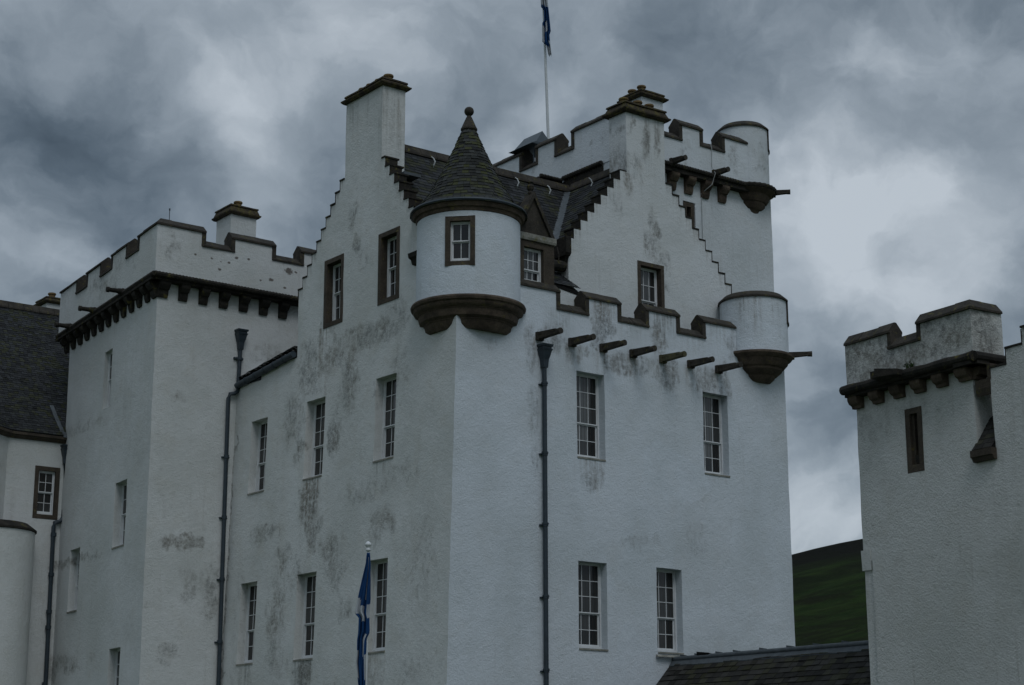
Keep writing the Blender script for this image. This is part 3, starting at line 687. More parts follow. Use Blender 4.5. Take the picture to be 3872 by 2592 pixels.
dr = mb.build('dormer_roof', 'slate_base', dor)
mb = MB(); slates(mb, (3.42, .46, 15.93), (0, 1, 0), Vector((-.69, 0, 1.07)), 2.0, 1.27, None, w=.2, e=.13, seed=9); mb.build('slates', 'slate', dr, recalc=False)
# little slated gutter shelf and rainwater head between dormer and gable
mb = MB(); mb.prism([Vector((3.4, .46, 14.9)), Vector((4.5, .46, 14.75)), Vector((4.5, 1.4, 15.5)), Vector((3.4, 1.4, 15.5))], [Vector((3.4, .46, 14.80)), Vector((4.5, .46, 14.65)), Vector((4.5, 1.4, 15.4)), Vector((3.4, 1.4, 15.4))])
sh = mb.build('roof', 'slate_base', keep); mb = MB(); slab(mb, Fr((3.38, .47, 0), (1, 0, 0), (0, -1, 0)), .0, 1.18, 13.5, 14.76, T=.3, amp=.006); mb.build('wall', 'harl_gable', keep); mb = MB(); slates(mb, (3.4, .44, 14.86), (1, 0, 0), Vector((0, .94, .66)), 1.12, 1.15, None, w=.2, e=.14, seed=12); mb.build('slates', 'slate', sh, recalc=False)
mb = MB(); mb.tube([(3.5, 1.15, 15.55), (4.0, 1.1, 15.6), (4.5, 1.15, 15.65)], .16, 12); mb.tube([(4.25, 1.1, 16.15), (4.22, 1.0, 15.9), (4.2, .98, 15.6)], .02, 6); mb.build('gutter', 'stone_dark', sh)

# corner turret
TC = (1.0, .8)
mb = MB(); TW = (-.62, .02)
prof = [(1.37, 13.72), (1.37, 14.2), (1.37, 14.7), (1.37, 15.2), (1.37, 15.7), (1.37, 16.12)]
# drum with a real opening for its window
wdir = (Vector((CAM.x, CAM.y))-Vector(TC)).normalized(); wang = math.atan2(-.93, -.56)-.25
hw = .36/1.37
mb.lathe(TC, [(1.37, 13.72), (1.37, 14.2), (1.37, 14.60)], 64, amp=.008)
mb.lathe(TC, [(1.37, 15.92), (1.37, 16.12)], 64, amp=.008)
mb.lathe(TC, [(1.37, 14.60), (1.37, 14.9), (1.37, 15.3), (1.37, 15.92)], 52, a0=wang+hw, a1=wang-hw+2*pi, amp=.008)
tur = mb.build('turret', 'harl_right', keep, smooth=40, recalc=False)
wn = Vector((cos(wang), sin(wang), 0)); wu = Vector((-sin(wang), cos(wang), 0))
TWF = Fr((TC[0]+1.37*cos(wang)-.035*cos(wang), TC[1]+1.37*sin(wang)-.035*sin(wang), 0), tuple(wu), tuple(wn))
w_ = window(keep, TWF, -.265, .265, 14.72, 15.80, depth=.12, cols=2, rows=(1, 1), surround=.125)
mb = MB(); mb.lathe(TC, [(1.0, 13.02), (1.03, 13.02), (1.12, 13.12), (1.15, 13.24), (1.17, 13.25), (1.17, 13.28), (1.27, 13.33), (1.31, 13.45), (1.31, 13.50), (1.33, 13.51), (1.33, 13.53), (1.41, 13.57), (1.45, 13.64), (1.45, 13.67), (1.50, 13.70), (1.52, 13.76), (1.50, 13.81), (1.36, 13.83)], 72)
mb.build('turret_corbel', 'stone_corbel', tur, smooth=35)
mb = MB(); mb.lathe(TC, [(1.36, 16.06), (1.39, 16.08), (1.41, 16.16), (1.46, 16.18), (1.50, 16.27), (1.50, 16.31), (1.3, 16.31)], 72); mb.build('turret_cornice', 'stone_corbel', tur, smooth=35)
mb = MB(); mb.lathe(TC, [(1.46, 16.30), (1.54, 16.30), (1.56, 16.34), (1.54, 16.38), (1.46, 16.38)], 72); mb.build('gutter', 'pipe', tur, smooth=35)
CP = [(1.50, 16.33), (1.30, 16.50), (1.08, 16.86), (.87, 17.24), (.67, 17.62), (.40, 18.22), (.17, 18.78)]
def cone_r(z):
    for (r0, z0), (r1, z1) in zip(CP, CP[1:]):
        if z <= z1: return r0+(r1-r0)*(z-z0)/(z1-z0)
    return CP[-1][0]
mb = MB(); mb.lathe(TC, [(r-.02, z) for r, z in CP], 48); tr_ = mb.build('turret_roof', 'slate_base', tur)
mb = MB(); rng = random.Random(5); z = 16.30
while z < 18.72:
    dz = .098*rng.uniform(.9, 1.08); r0 = cone_r(z)+.022; r1 = cone_r(z+dz*1.35)+.004; n = max(8, int(2*pi*r0/.17)); ph = rng.random()*6
    an = ph
    ends = [ph+2*pi*k/n+rng.uniform(-.2, .2)*2*pi/n for k in range(n)]; ends.append(ends[0]+2*pi)
    for k in range(n):
        a0, a1 = ends[k], ends[k+1]-.006; l = rng.uniform(-.003, .011); zz = z+rng.uniform(-.010, .010)
        p = [(TC[0]+(r0+l)*cos(a), TC[1]+(r0+l)*sin(a), zz) for a in (a0, a1)]+[(TC[0]+r1*cos(a), TC[1]+r1*sin(a), z+dz*1.35) for a in (a1, a0)]
        q = [(TC[0]+(r0-.03)*cos(a), TC[1]+(r0-.03)*sin(a), zz) for a in (a1, a0)]
        mb.face(p); b_ = len(mb.v)-4; i0 = mb.vert(q[0]); i1 = mb.vert(q[1]); mb.f.append([b_+1, b_, i1, i0]); mb.m.append(0)
    z += dz
mb.build('slates', 'slate_moss', tr_, recalc=False)
mb = MB(); mb.lathe(TC, [(.19, 18.72), (.225, 18.76), (.225, 18.80), (.20, 18.84), (.09, 19.10), (.055, 19.17)]+[(max(.131*sin(t), .01), 19.30-.131*cos(t)) for t in [pi*k/14 for k in range(2, 15)]], 28); mb.build('finial', 'stone', tur, smooth=35)

# round bartizan on the far corner
def bartizan(parent, C, R, zb, zt, zbot, mat, gaps=(), ztop2=None, lip=.12, z2=None, lip0=None):
    mb = MB(); full = []
    mb.lathe(C, [(R, zb-.1+(zt-zb)*k/5) for k in range(5)]+[(R, z2)], 56, amp=.008)
    a0, a1 = gaps
    mb.lathe(C, [(R, z2-.02), (R, (z2+zt)/2), (R, zt)], 44, a0=a0, a1=a1, amp=.008); mb.lathe(C, [(R-.3, zt), (R-.3, z2-.02)], 44, a0=a0, a1=a1)
    b = mb.build('bartizan', mat, parent, smooth=40, recalc=False)
    mb = MB(); n = 44
    def ringp(aa, bb, z, nn):
        prof = [(R-.34, z), (R+.045, z), (R+.045, z+.05), (R-.12, z+.2), (R-.18, z+.2), (R-.34, z+.05), (R-.34, z)]
        mb.lathe(C, prof, nn, a0=aa, a1=bb)
        for an in (aa, bb): mb.face([(C[0]+r*cos(an), C[1]+r*sin(an), zz) for r, zz in prof[:-1]])
    ringp(a0, a1, zt, n); ringp(a1-.02, a0+2*pi+.02, z2, 24)
    for an in (a0, a1):
        d = Vector((cos(an), sin(an), 0)); t_ = Vector((-sin(an), cos(an), 0))*(.06)
        P = [Vector((C[0], C[1], 0))+d*r+t_*k for r, k in ((R-.33, -1), (R+.03, -1), (R+.03, 1), (R-.33, 1))]
        mb.hexa([p+Vector((0, 0, z2)) for p in P]+[p+Vector((0, 0, zt+.01)) for p in P])
    mb.build('coping', 'stone', b, smooth=30, recalc=False)
    mb = MB(); H = zb-zbot
    mb.lathe(C, [(R*.30, zbot), (R*.42, zbot+.02), (R*.55, zbot+H*.16), (R*.58, zbot+H*.26), (R*.63, zbot+H*.27), (R*.78, zbot+H*.42), (R*.80, zbot+H*.52), (R*.85, zbot+H*.53), (R*.96, zbot+H*.68), (R*.98, zbot+H*.78), (R+.07, zbot+H*.84), (R+lip, zbot+H*.92), (R+lip, zb), (R-.02, zb+.02)], 56)
    mb.build('bartizan_corbel', 'stone_corbel' if lip0 is None else lip0, b, smooth=35)
    return b
BC = (10.92, .22)
bz = bartizan(keep, BC, .985, 13.78, 15.38, 12.98, 'harl_right', gaps=(rad(-250), rad(-56)), z2=14.72)
BF = Fr((BC[0]+.72, BC[1]-.75, 0), (.70, .72, 0), (.72, -.69, 0)); spout(keep, BF, 0, 13.90, L=.60, w=.14, h=.14, drop=.0)

# drainpipes on the keep
def pipe_hopper(mb, F, a, z, c=.10):
    for (w0, w1, z0, z1) in ((.07, .085, z-.62, z-.40), (.085, .12, z-.40, z-.28), (.12, .145, z-.28, z-.16), (.155, .165, z-.16, z-.12), (.14, .14, z-.12, z-.06), (.165, .18, z-.06, z)):
        P = lambda w, zz: [F(a-w, zz, c-min(w, c-.0)), F(a+w, zz, c-min(w, c-.0)), F(a+w, zz, c+w), F(a-w, zz, c+w)]
        mb.hexa(P(w0, z0)+P(w1, z1))
def downpipe(parent, F, a, ztop, c=.10, r=.062, hop=True, zb=-1, joints=1.85, bottom=None):
    mb = MB(); L = [F(a, ztop-.5 if hop else ztop, c)]; z = ztop-.6
    while z > zb: L.append(F(a, z, c)); z -= .8
    L.append(F(a, zb, c)); mb.tube(L, r, 12)
    z = ztop-1.0
    while z > zb:
        mb.tube([F(a, z, c), F(a, z-.10, c)], r*1.28, 12); mb.tube([F(a, z-.02, c), F(a, z-.05, c)], r*1.5, 12)
        mb.box(F, a-.13, a+.13, z-.09, z-.05, -.03, .05); z -= joints
    if hop: pipe_hopper(mb, F, a, ztop, c)
    return mb.build('drainpipe', 'pipe', parent, smooth=50)
downpipe(keep, RF, 2.82, 12.92)
# eaves gutter on the low length of the left face, with slate verge behind
mb = MB(); P0 = LF(11.3, 13.45, .10); P1 = LF(7.97, 13.80, .10)
mb.tube([P0+(P1-P0)*k/6 for k in range(7)], .095, 12)
for k in range(1, 6): mb.tube([P0+(P1-P0)*(k/6), P0+(P1-P0)*(k/6+.012)], .112, 12)
gut = mb.build('gutter', 'pipe', keep, smooth=50)
mb = MB(); plane_roof(mb, [tuple(LF(11.42, 13.67, -.02)), tuple(LF(7.95, 13.97, -.02)), (3.2, 7.95, 14.45), (3.2, 11.42, 14.08)]); rf3 = mb.build('roof', 'slate_base', keep)
mb = MB(); slates(mb, tuple(LF(11.42, 13.69, .06)), (0, -3.4, .36), Vector((3.2, 0, .42)), 3.42, 3.2, None, seed=21); mb.build('slates', 'slate', rf3, recalc=False)
mb = MB(); slab(mb, Fr((.5, 7.93, 0), (1, 0, 0), (0, 1, 0)), -.05, 6.9, 13.4, 16.0, T=.4, step=.8); mb.build('wall', 'harl_left', keep)

# ================================================================== REAR HIGH TOWER
high = thing('castle_tower', (11, 6, 0), 'tallest square white tower rising behind the stepped gable, with flagpole on top', 'tower')
HX, HY = 7.6, 2.25
HF = Fr((0, HY, 0), (1, 0, 0), (0, -1, 0)); HFp = Fr((0, HY-.25, 0), (1, 0, 0), (0, -1, 0))
HL = Fr((HX, 0, 0), (0, 1, 0), (-1, 0, 0)); HLp = Fr((HX-.02, 0, 0), (0, 1, 0), (-1, 0, 0))
mb = MB(); slab(mb, HF, HX, 13.92, GZ, 19.95, [(10.12, 10.62, 17.9, 18.98)], T=.6, step=.4, open0=True)
hwall = mb.build('wall', 'harl_high', high, smooth=40)
window(hwall, HF, 10.25, 10.42, 18.0, 18.82, depth=.25, cols=1, rows=(1, 1), surround=.13)
mb = MB(); slab(mb, HL, HY, 9.0, GZ, 20.0, T=.6, step=.5, open0=True)
slab(mb, Fr((13.92, HY, 0), (0, 1, 0), (1, 0, 0)), .3, 6.75, GZ, 20.6, T=.6, step=1); slab(mb, Fr((HX, 9.0, 0), (1, 0, 0), (0, 1, 0)), .1, 6.3, GZ, 20.6, T=.6, step=1)
mb.build('wall', 'harl_high', high, smooth=40)
pw = MB(); pc = MB()
parapet(pw, pc, HFp, HX-.02, 12.7, 19.90, 20.78, 21.28, [(8.98, 9.78), (10.77, 11.57)], T=.42, mitre=(1, 0))
parapet(pw, pc, HLp, HY-.25, 8.9, 19.85, 20.70, 21.25, [(4.48, 5.18), (6.28, 6.98)], T=.42, mitre=(1, 0))
hp = pw.build('parapet', 'harl_high', high, smooth=40); pc.build('coping', 'stone', hp)
mb = MB(); mb.box(HF, HX+.3, 13.6, 20.0, 20.2, -6.5, -.2); mb.build('parapet_walk', 'lead', high)
mb = MB(); roll(mb, (8.3, HY-.28, 19.92), (12.7, HY-.28, 19.92), .085); mb.box(HF, 8.3, 12.7, 19.72, 19.86, 0, .27); mb.build('string_course', 'stone_dark', high)
for a in (9.62, 10.31, 11.0, 11.72): mb = MB(); corbel(mb, HF, a, 19.74, w=.30, h=.52); mb.build('corbel', 'stone_corbel', high)
for a in (9.45, 11.22): spout(high, HFp, a, 20.12, L=.62, w=.14, h=.17)
mb = MB(); roll(mb, (HX-.08, 3.0, 19.86), (HX-.08, 4.86, 19.86), .085); mb.box(HL, 3.0, 4.86, 19.5, 19.78, 0, .06)
roll(mb, (HX-.1, 4.88, 19.80), (HX-.95, 4.88, 19.80), .07); mb.box(Fr((6.6, 4.9, 0), (1, 0, 0), (0, -1, 0)), 0, .98, 19.3, 19.76, -.3, 0); mb.build('string_course', 'stone_dark', high)
HB = (13.17, 2.66)
hb = bartizan(high, HB, .80, 19.92, 21.93, 19.05, 'harl_high', gaps=(rad(-250), rad(-56)), z2=21.25, lip=.17)
mb = MB(); n = 72; mb.tube([(HB[0]+.95*cos(2*pi*k/n), HB[1]+.95*sin(2*pi*k/n), 19.93) for k in range(n+1)], [.085 if k % 2 else .068 for k in range(n+1)], 8); mb.build('string_course', 'stone_dark', hb)
BF = Fr((HB[0]+.62, HB[1]-.62, 0), (.70, .72, 0), (.72, -.69, 0)); spout(high, BF, 0, 19.98, L=.55, w=.14, h=.14, drop=0)
chimney(high, 10.08, 10.97, 4.0, 4.9, 20.1, 22.93, 'harl_high', [(10.3, 4.25), (10.3, 4.7)], over=.14)
# hooded vent on the wall head
mb = MB()
def hb_(x0, x1, y0, y1, z0, z1): mb.hexa([(x0, y0, z0), (x1, y0, z0), (x1, y1, z0), (x0, y1, z0), (x0, y0, z1), (x1, y0, z1), (x1, y1, z1), (x0, y1, z1)])
for x in (7.72, 8.18):
    for y in (6.55, 7.15): hb_(x-.02, x+.02, y-.02, y+.02, 20.9, 21.50)
mb.prism([Vector((7.45, 6.30, 21.46)), Vector((7.62, 6.30, 21.54)), Vector((7.95, 6.4, 21.98)), Vector((8.28, 6.30, 21.54)), Vector((8.42, 6.30, 21.46))], [Vector((7.45, 7.55, 21.46)), Vector((7.62, 7.5, 21.54)), Vector((7.95, 7.35, 21.98)), Vector((8.28, 7.5, 21.54)), Vector((8.42, 7.55, 21.46))])
mb.build('vent_hood', 'copper', high)
mb = MB(); pts = [(11.08, HY-.27, 20.95), (11.10, HY-.30, 20.8), (11.11, HY-.27, 20.2), (11.15, HY-.38, 19.97), (11.05, HY-.32, 19.6), (10.86, HY-.04, 19.35), (10.87, HY-.03, 17.5), (10.88, HY-.03, 15)]
mb.tube(pts, .012, 6); mb.build('cable', 'wire', high)

# flagpole and flag on the high tower
PB = Vector((8.74, 7.0, 20.1)); PT = Vector((8.33, 7.0, 31.5))
mb = MB(); mb.tube([PB.lerp(PT, k/8) for k in range(9)], [.052-.022*k/8 for k in range(9)], 14)
fp = thing('flagpole', tuple(PB), 'tall slender white flagpole standing on the highest tower', 'flagpole')
mb.build('pole', 'pole', fp, smooth=50)

def flag(name, top, H, prof, whites, tie, label, right, depthdir, cols=30, rows=64, seed=1, amp=.05, lean=0):
    """Limp saltire: cloth gathered in folds; whites lists (t0,t1,u0,u1) areas where the white cross shows."""
    mb = MB(); G = []
    def w_at(t):
        for (t0, l0, r0), (t1, l1, r1) in zip(prof, prof[1:]):
            if t <= t1: k = (t-t0)/(t1-t0); return l0+(l1-l0)*k, r0+(r1-r0)*k
        return prof[-1][1:]
    for i in range(rows+1):
        t = i/rows; l, r = w_at(t); row = []
        for j in range(cols+1):
            u = j/cols; x = l+(r-l)*u
            dz = .05*sin(u*9+seed)*t + (.10*(abs(((u*3+.3) % 1)-.5)-.25) if i == rows else 0)
            dp = amp*sin(u*2.6*2*pi+seed+1.2*t)*(.25+.75*min(1, t*3)) + amp*.5*sin(u*7*pi+3*t*pi+seed)
            p = top + right*(x+lean*t) + depthdir*dp + Vector((0, 0, -H*t+dz*.6)); row.append(mb.vert(p))
        G.append(row)
    for i in range(rows):
        for j in range(cols):
            t = (i+.5)/rows; u = (j+.5)/cols; wht = any(a+.03*(u-.5) <= t <= b+.03*(u-.5) and c <= u <= d for a, b, c, d in whites)
            mb.f.append([G[i][j], G[i][j+1], G[i+1][j+1], G[i+1][j]]); mb.m.append(1 if wht else 0)
    o = mb.build(name, ['flag_blue', 'flag_white'], None, smooth=60, recalc=False)
    md = o.modifiers.new('cloth', 'SOLIDIFY'); md.thickness = .006
    return tag(o, label, 'flag')
rr = Vector((cos(YAW), -sin(YAW), 0)); dd = Vector((sin(YAW), cos(YAW), 0))
at = lambda z: PB.lerp(PT, (z-PB.z)/(PT.z-PB.z))
tp = at(28.9)-dd*.09
flag('flag', tp, 4.05, [(0, -.03, .06), (.2, -.1, .10), (.49, -.10, .11), (.58, -.10, .13), (.60, -.02, .135), (.70, -.02, .155), (.715, -.08, .16), (.785, -.10, .175), (.81, -.10, .125), (.89, -.115, .14), (.905, .0, .145), (1, .06, .17)], [(.485, .57, .0, 1.0), (.71, .80, .45, .60), (.76, .90, .0, .3), (.86, .94, .80, 1.0), (.93, 1.01, .0, 1)], None,
     'blue and white saltire flag hanging limp from the pole on the highest tower', rr, dd, seed=2, amp=.05, lean=.15)

# ================================================================== LEFT TOWER
lt = thing('castle_tower', (-1, 15, 0), 'battlemented white tower at left with a row of dark corbels and spouts', 'tower')
wd = Vector((.103, .995, 0)).normalized(); wn_ = Vector((-wd.y, wd.x, 0))
TR = Fr((0, 11.45, 0), (1, 0, 0), (0, -1, 0)); TRp = Fr((0, 11.17, 0), (1, 0, 0), (0, -1, 0))
TL = Fr((-2.74, 11.45, 0), tuple(wd), tuple(wn_)); TLp = Fr(tuple(Vector((-2.97, 11.17, 0))), tuple(wd), tuple(wn_))
def clampy(y): return lambda v: Vector((v.x, max(v.y, y), v.z))
def clampx(x0, y0): return lambda v: Vector((max(v.x, x0+(v.y-y0)*.10352), v.y, v.z))
TRw = Fr((0, 11.45, 0), (1, 0, 0), (0, -1, 0), clampx(-2.74, 11.45)); TRpw = Fr((0, 11.17, 0), (1, 0, 0), (0, -1, 0), clampx(-2.97, 11.17))
TLw = Fr((-2.74, 11.45, 0), tuple(wd), tuple(wn_), clampy(11.45)); TLpw = Fr((-2.97, 11.17, 0), tuple(wd), tuple(wn_), clampy(11.17))
mb = MB(); slab(mb, TRw, -2.74, 2.6, GZ, 16.4, T=.5, open0=True)
TLH = [(3.80, 4.50, 13.20, 15.05), (1.84, 2.90, 8.66, 10.62), (5.93, 6.88, 7.06, 9.02), (1.70, 2.72, 3.55, 5.62)]
slab(mb, TLw, 0, 8.15, GZ, 16.4, TLH, T=.5, open0=True)
lw = mb.build('wall', 'harl_ltower', lt, smooth=40)
for k, h in enumerate(TLH): window(lw, TL, *h, depth=.25 if k else .15, cols=2, rows=(2, 2) if k in (0, 1) else (3, 2), sill=bool(k))
pw = MB(); pc = MB()
parapet(pw, pc, TRp, -2.97, 3.0, 16.40, 17.57, 18.00, [(-1.35, -.48), (1.09, 1.97)], T=.42, mitre=(1, 0), Fw=TRpw)
parapet(pw, pc, TLp, 0, 9.2, 16.40, 17.57, 18.00, [(1.65, 2.54), (4.05, 4.97), (6.47, 7.36)], T=.42, mitre=(1, 0), Fw=TLpw)
lp = pw.build('parapet', 'harl_ltower', lt, smooth=40); pc.build('coping', 'stone', lp)
mb = MB(); mb.prism([Vector(p) for p in ((-2.3, 11.7, 16.4), (3, 11.7, 16.4), (3, 19, 16.4), (-1.6, 19, 16.4))], [Vector(p) for p in ((-2.3, 11.7, 16.55), (3, 11.7, 16.55), (3, 19, 16.55), (-1.6, 19, 16.55))]); mb.build('parapet_walk', 'lead', lt)
mb = MB(); slab(mb, Fr((-1.9, 19.6, 0), (1, 0, 0), (0, 1, 0)), .2, 5.0, GZ, 17.5, T=.5, step=1.2); slab(mb, Fr((3.0, 11.6, 0), (0, 1, 0), (1, 0, 0)), 0, 8, 12, 17.5, T=.5, step=1.2); mb.build('wall', 'harl_ltower', lt)
mb = MB(); c0 = Vector((-3.03, 11.10, 16.45)); roll(mb, c0, Vector((2.6, 11.10, 16.45)), .09); roll(mb, c0, c0+wd*9.2, .09)
mb.box(TR, -2.98, 2.6, 16.30, 16.40, 0, .30); mb.box(TL, -.26, 8.9, 16.30, 16.402, 0, .30); mb.build('string_course', 'stone_dark', lt)
for a in (-1.92, -1.24, -.55, .14, .84, 1.53): mb = MB(); corbel(mb, TR, a, 16.31); mb.build('corbel', 'stone_dark', lt)
for k in range(12): mb = MB(); corbel(mb, TL, .70+.697*k, 16.31); mb.build('corbel', 'stone_dark', lt)
mb = MB(); 
for F_, a in ((TR, -2.60), (TL, .14)): corbel(mb, F_, a, 16.31, w=.34)
mb.build('corbel', 'stone_dark', lt)
for a in (2.66, 5.30, 7.75):      # round cannon-like spouts
    mb = MB(); P = [TLp(a, 16.52, c) for c in (-.1, .08, .10, .22, .24, .48, .50, .58)]; mb.tube(P, [.08, .11, .095, .085, .075, .068, .09, .085], 14); mb.build('water_spout', 'stone_dark', lt, smooth=50)
chimney(lt, 1.10, 2.04, 14.2, 15.2, 16.5, 19.90, 'harl_ltower', [(1.5, 14.5)], over=.12, caph=.30)
mb = MB(); mb.tube([TRp(-2.45, 18.1, -.3), TRp(-2.45, 18.62, -.3)], .012, 6); mb.tube([TRp(-2.45, 18.60, -.3), TRp(-2.45, 18.66, -.3)], .024, 8); mb.build('lightning_rod', 'pipe', lt)
# drainpipes of the left tower
mb = MB(); pipe_hopper(mb, TR, .06, 15.22, .10)
mb.tube([TR(.06, 14.7, .1), TR(.03, 13.42, .1), TR(.02, 13.30, .1), TR(-.08, 13.22, .1), TR(-.24, 13.18, .1), TR(-.29, 13.05, .1), TR(-.28, 8, .1), TR(-.26, -1, .1)], .062, 12)
for z in (14.35, 13.25+.3): mb.tube([TR(.05, z, .1), TR(.05, z-.08, .1)], .09, 12)
z = 11.3
while z > 0: mb.tube([TR(-.28, z, .1), TR(-.28, z-.10, .1)], .08, 12); mb.box(TR, -.41, -.15, z-.08, z-.04, -.03, .05); z -= 1.83
mb.box(TR, -.12, .2, 14.30, 14.36, -.03, .06)
mb.build('drainpipe', 'pipe', lt, smooth=50)

# ================================================================== LEFT WING
lg = thing('castle_wing', (-6, 24, 0), 'white wing at the far left under a steep dark slate roof', 'building')
WF = Fr((0, 19.5, 0), (1, 0, 0), (0, -1, 0))
mb = MB(); slab(mb, WF, -3.86, -1.3, GZ, 12.72, [(-2.88, -2.04, 10.14, 11.86)], T=.5)
kd = Vector((-.80, -.60, 0)).normalized()
KF = Fr((-3.86, 19.5, 0), tuple(kd), (.60, -.80, 0)); slab(mb, KF, 0, 2.6, GZ, 12.72, T=.4)
gw = mb.build('wall', 'harl_ltower', lg, smooth=40)
window(gw, WF, -2.75, -2.17, 10.28, 11.72, depth=.10, cols=2, rows=(2, 2), surround=.14)
mb = MB(); mb.extr(WF, [(-.1, 12.68), (.05, 12.68), (.12, 12.78), (.17, 12.80), (.17, 12.88), (-.1, 12.88)], -3.80, -1.6); mb.extr(KF, [(-.1, 12.68), (.05, 12.68), (.12, 12.78), (.17, 12.80), (.17, 12.88), (-.1, 12.88)], .0, 2.6); mb.build('cornice', 'stone_brown', lg)
mb = MB(); plane_roof(mb, [(1.2, 19.35, 12.9), (-3.88, 19.35, 12.9), (-5.2, 23.2, 18.1), (1.2, 23.2, 18.1)]); plane_roof(mb, [(-3.88, 19.35, 12.9), (-5.9, 17.9, 12.9), (-9, 21.5, 18.1), (-5.2, 23.2, 18.1)]); plane_roof(mb, [(1.2, 23.2, 18.1), (-9, 23.2, 18.1), (-9, 27, 13), (1.2, 27, 13)])
rl = mb.build('roof', 'slate_base', lg)
mb = MB(); slates(mb, (-5.2, 19.35, 12.92), (1, 0, 0), Vector((0, 3.85, 5.2)), 6.4, 6.45, lambda u, v: u > 1.3-.26*v*.8 - .1, w=.17, e=.105, seed=31)
slates(mb, (-3.86, 19.36, 12.92), Vector((-2.02, -1.46, 0)), Vector((-2.0, 3.2, 5.2)), 2.6, 6.4, None, w=.17, e=.105, seed=33)
mb.build('slates', 'slate', rl, recalc=False)
mb = MB(); ridge(mb, (-9, 23.2, 18.1), (1.2, 23.2, 18.1)); mb.build('roof_ridge', 'stone', rl)
mb = MB(); 
for k in range(6):
    z = 12.86+.2*k; x = -1.98-.20*(k/5.0)**.6
    mb.hexa([(x-.06, 19.30+.14*k, z), (x+.08, 19.30+.14*k, z), (x+.08, 19.5+.14*k, z), (x-.06, 19.5+.14*k, z), (x-.09, 19.42+.14*k, z+.2), (x+.05, 19.42+.14*k, z+.2), (x+.05, 19.6+.14*k, z+.2), (x-.09, 19.6+.14*k, z+.2)])
mb.build('lead_flashing', 'lead', rl)
chimney(lg, -.98, .4, 24.0, 24.9, 16.6, 18.66, 'harl_ltower', [(-.68, 24.3), (-.12, 24.3)], over=.12)
# round stair bulge with a sloping stone top
mb = MB(); CB = (-4.35, 19.35); mb.lathe(CB, [(1.42, -1), (1.42, 3), (1.42, 6), (1.42, 9.55)], 48, amp=.01); bulge = mb.build('stair_turret', 'harl_left', lg, smooth=40)
mb = MB(); mb.lathe(CB, [(1.42, 9.52), (1.47, 9.54), (1.47, 9.60), (1.2, 9.80), (.5, 9.85)], 48); mb.build('ledge', 'stone_dark', bulge, smooth=30)
mb = MB(); pipe_hopper(mb, WF, -1.90, 12.62, .10); mb.tube([WF(-1.90, 12.1, .1), WF(-1.87, 10.25, .1), WF(-1.95, 10.10, .1), WF(-2.16, 10.02, .1), WF(-2.18, 9.9, .1), WF(-2.14, 4.8, .1), WF(-2.14, -1, .1)], .07, 12)
for z in (9.7, 8.4, 7.2, 6.7, 4.9): mb.tube([WF(-2.165, z, .1), WF(-2.165, z-.12, .1)], .095, 12)
mb.build('drainpipe', 'pipe', lg, smooth=50)

# ================================================================== RIGHT TOWER (gatehouse)
rtw = thing('castle_tower', (8, -13, 0), 'rough white gate tower at the right edge with an arrow slit and stubby corbels', 'tower')
pd = Vector((-.103, -.995, 0)).normalized(); pn = Vector((-.995, .103, 0)).normalized()
O = Vector((4.934, -8.90, 0))
QF = Fr(tuple(O), tuple(pd), tuple(pn)); QP = Fr(tuple(O+pn*.25), tuple(pd), tuple(pn))
def tin(a, z):
    if z < 6.5 and a < .28: return False
    if a < 3.64: return z < 10.42
    if a < 4.15: return z < 8.42 or z > 10.9
    if a < 4.62: return z < 10.12
    if a < 5.08: return z < 10.45
    if a < 5.9: return z < 10.80
    return z < (10.45 if int((a-5.9)/.6) % 2 == 0 else 10.8)
mb = MB(); slab(mb, QF, 0, 14, GZ, 10.8, [(1.56, 2.07, 8.27, 9.70)], tin, T=.6, extra_a=(.28, 3.64, 4.15, 4.62, 5.08, 5.9), extra_z=(6.5, 8.42, 10.12, 10.42, 10.45), amp=.016)
# return faces of the tower and the back of the notch
CX = O+pd*3.64
mb2 = Fr(tuple(CX), tuple(-pn), tuple(pd)); slab(mb, mb2, .62, 4.5, 8.0, 10.42, T=.5, amp=.014)
slab(mb, Fr(tuple(O), (1, 0, 0), (0, 1, 0)), .03, 5.0, GZ, 10.42, T=.5, step=.8, amp=.014)
slab(mb, Fr(tuple(O+pd*4.15), (1, 0, 0), (0, 1, 0)), .03, 3, 8.3, 10.1, T=.3, step=.5, amp=.01)
rw = mb.build('wall', 'harl_rtower', rtw, smooth=40)
# dressed arrow slit
mb = MB()
mb.box(QF, 1.56, 1.70, 8.27, 9.70, -.5, .012); mb.box(QF, 1.94, 2.07, 8.27, 9.70, -.5, .012); mb.box(QF, 1.70, 1.94, 9.57, 9.70, -.5, .010); mb.box(QF, 1.70, 1.94, 8.27, 8.44, -.5, .010)
mb.box(QF, 1.70, 1.765, 8.44, 9.57, -.5, -.07); mb.box(QF, 1.875, 1.94, 8.44, 9.57, -.5, -.07); mb.box(QF, 1.765, 1.875, 8.64, 9.52, -.5, -.14)
mb.build('arrow_slit', 'stone_brown', rw)
mb = MB(); mb.box(QF, 1.74, 1.90, 8.48, 8.66, -.11, -.069); mb.build('slit_opening', 'stone_dark', rw)
pw = MB(); pc = MB()
L_ = 3.93
parapet(pw, pc, QP, 0, L_, 10.42, 11.07, 11.44, [(1.52, 2.33)], T=.30, mg=.11, amp=.012, mitre=(0, 1))
RP = Fr(tuple(O+pn*.25+pd*L_), tuple(-pn), tuple(pd)); parapet(pw, pc, RP, 0, .92, 10.42, 11.07, 11.44, [], T=.30, mg=.1, amp=.012, mitre=(1, 0))
slab(pw, Fr(tuple(O+pn*.25+pd*L_-pn*.92), tuple(-pd), tuple(-pn)), .02, 3.9, 10.42, 11.44, T=.28, amp=.012)
rp = pw.build('parapet', 'harl_rtower', rtw, smooth=40); pc.build('coping', 'stone', rp)
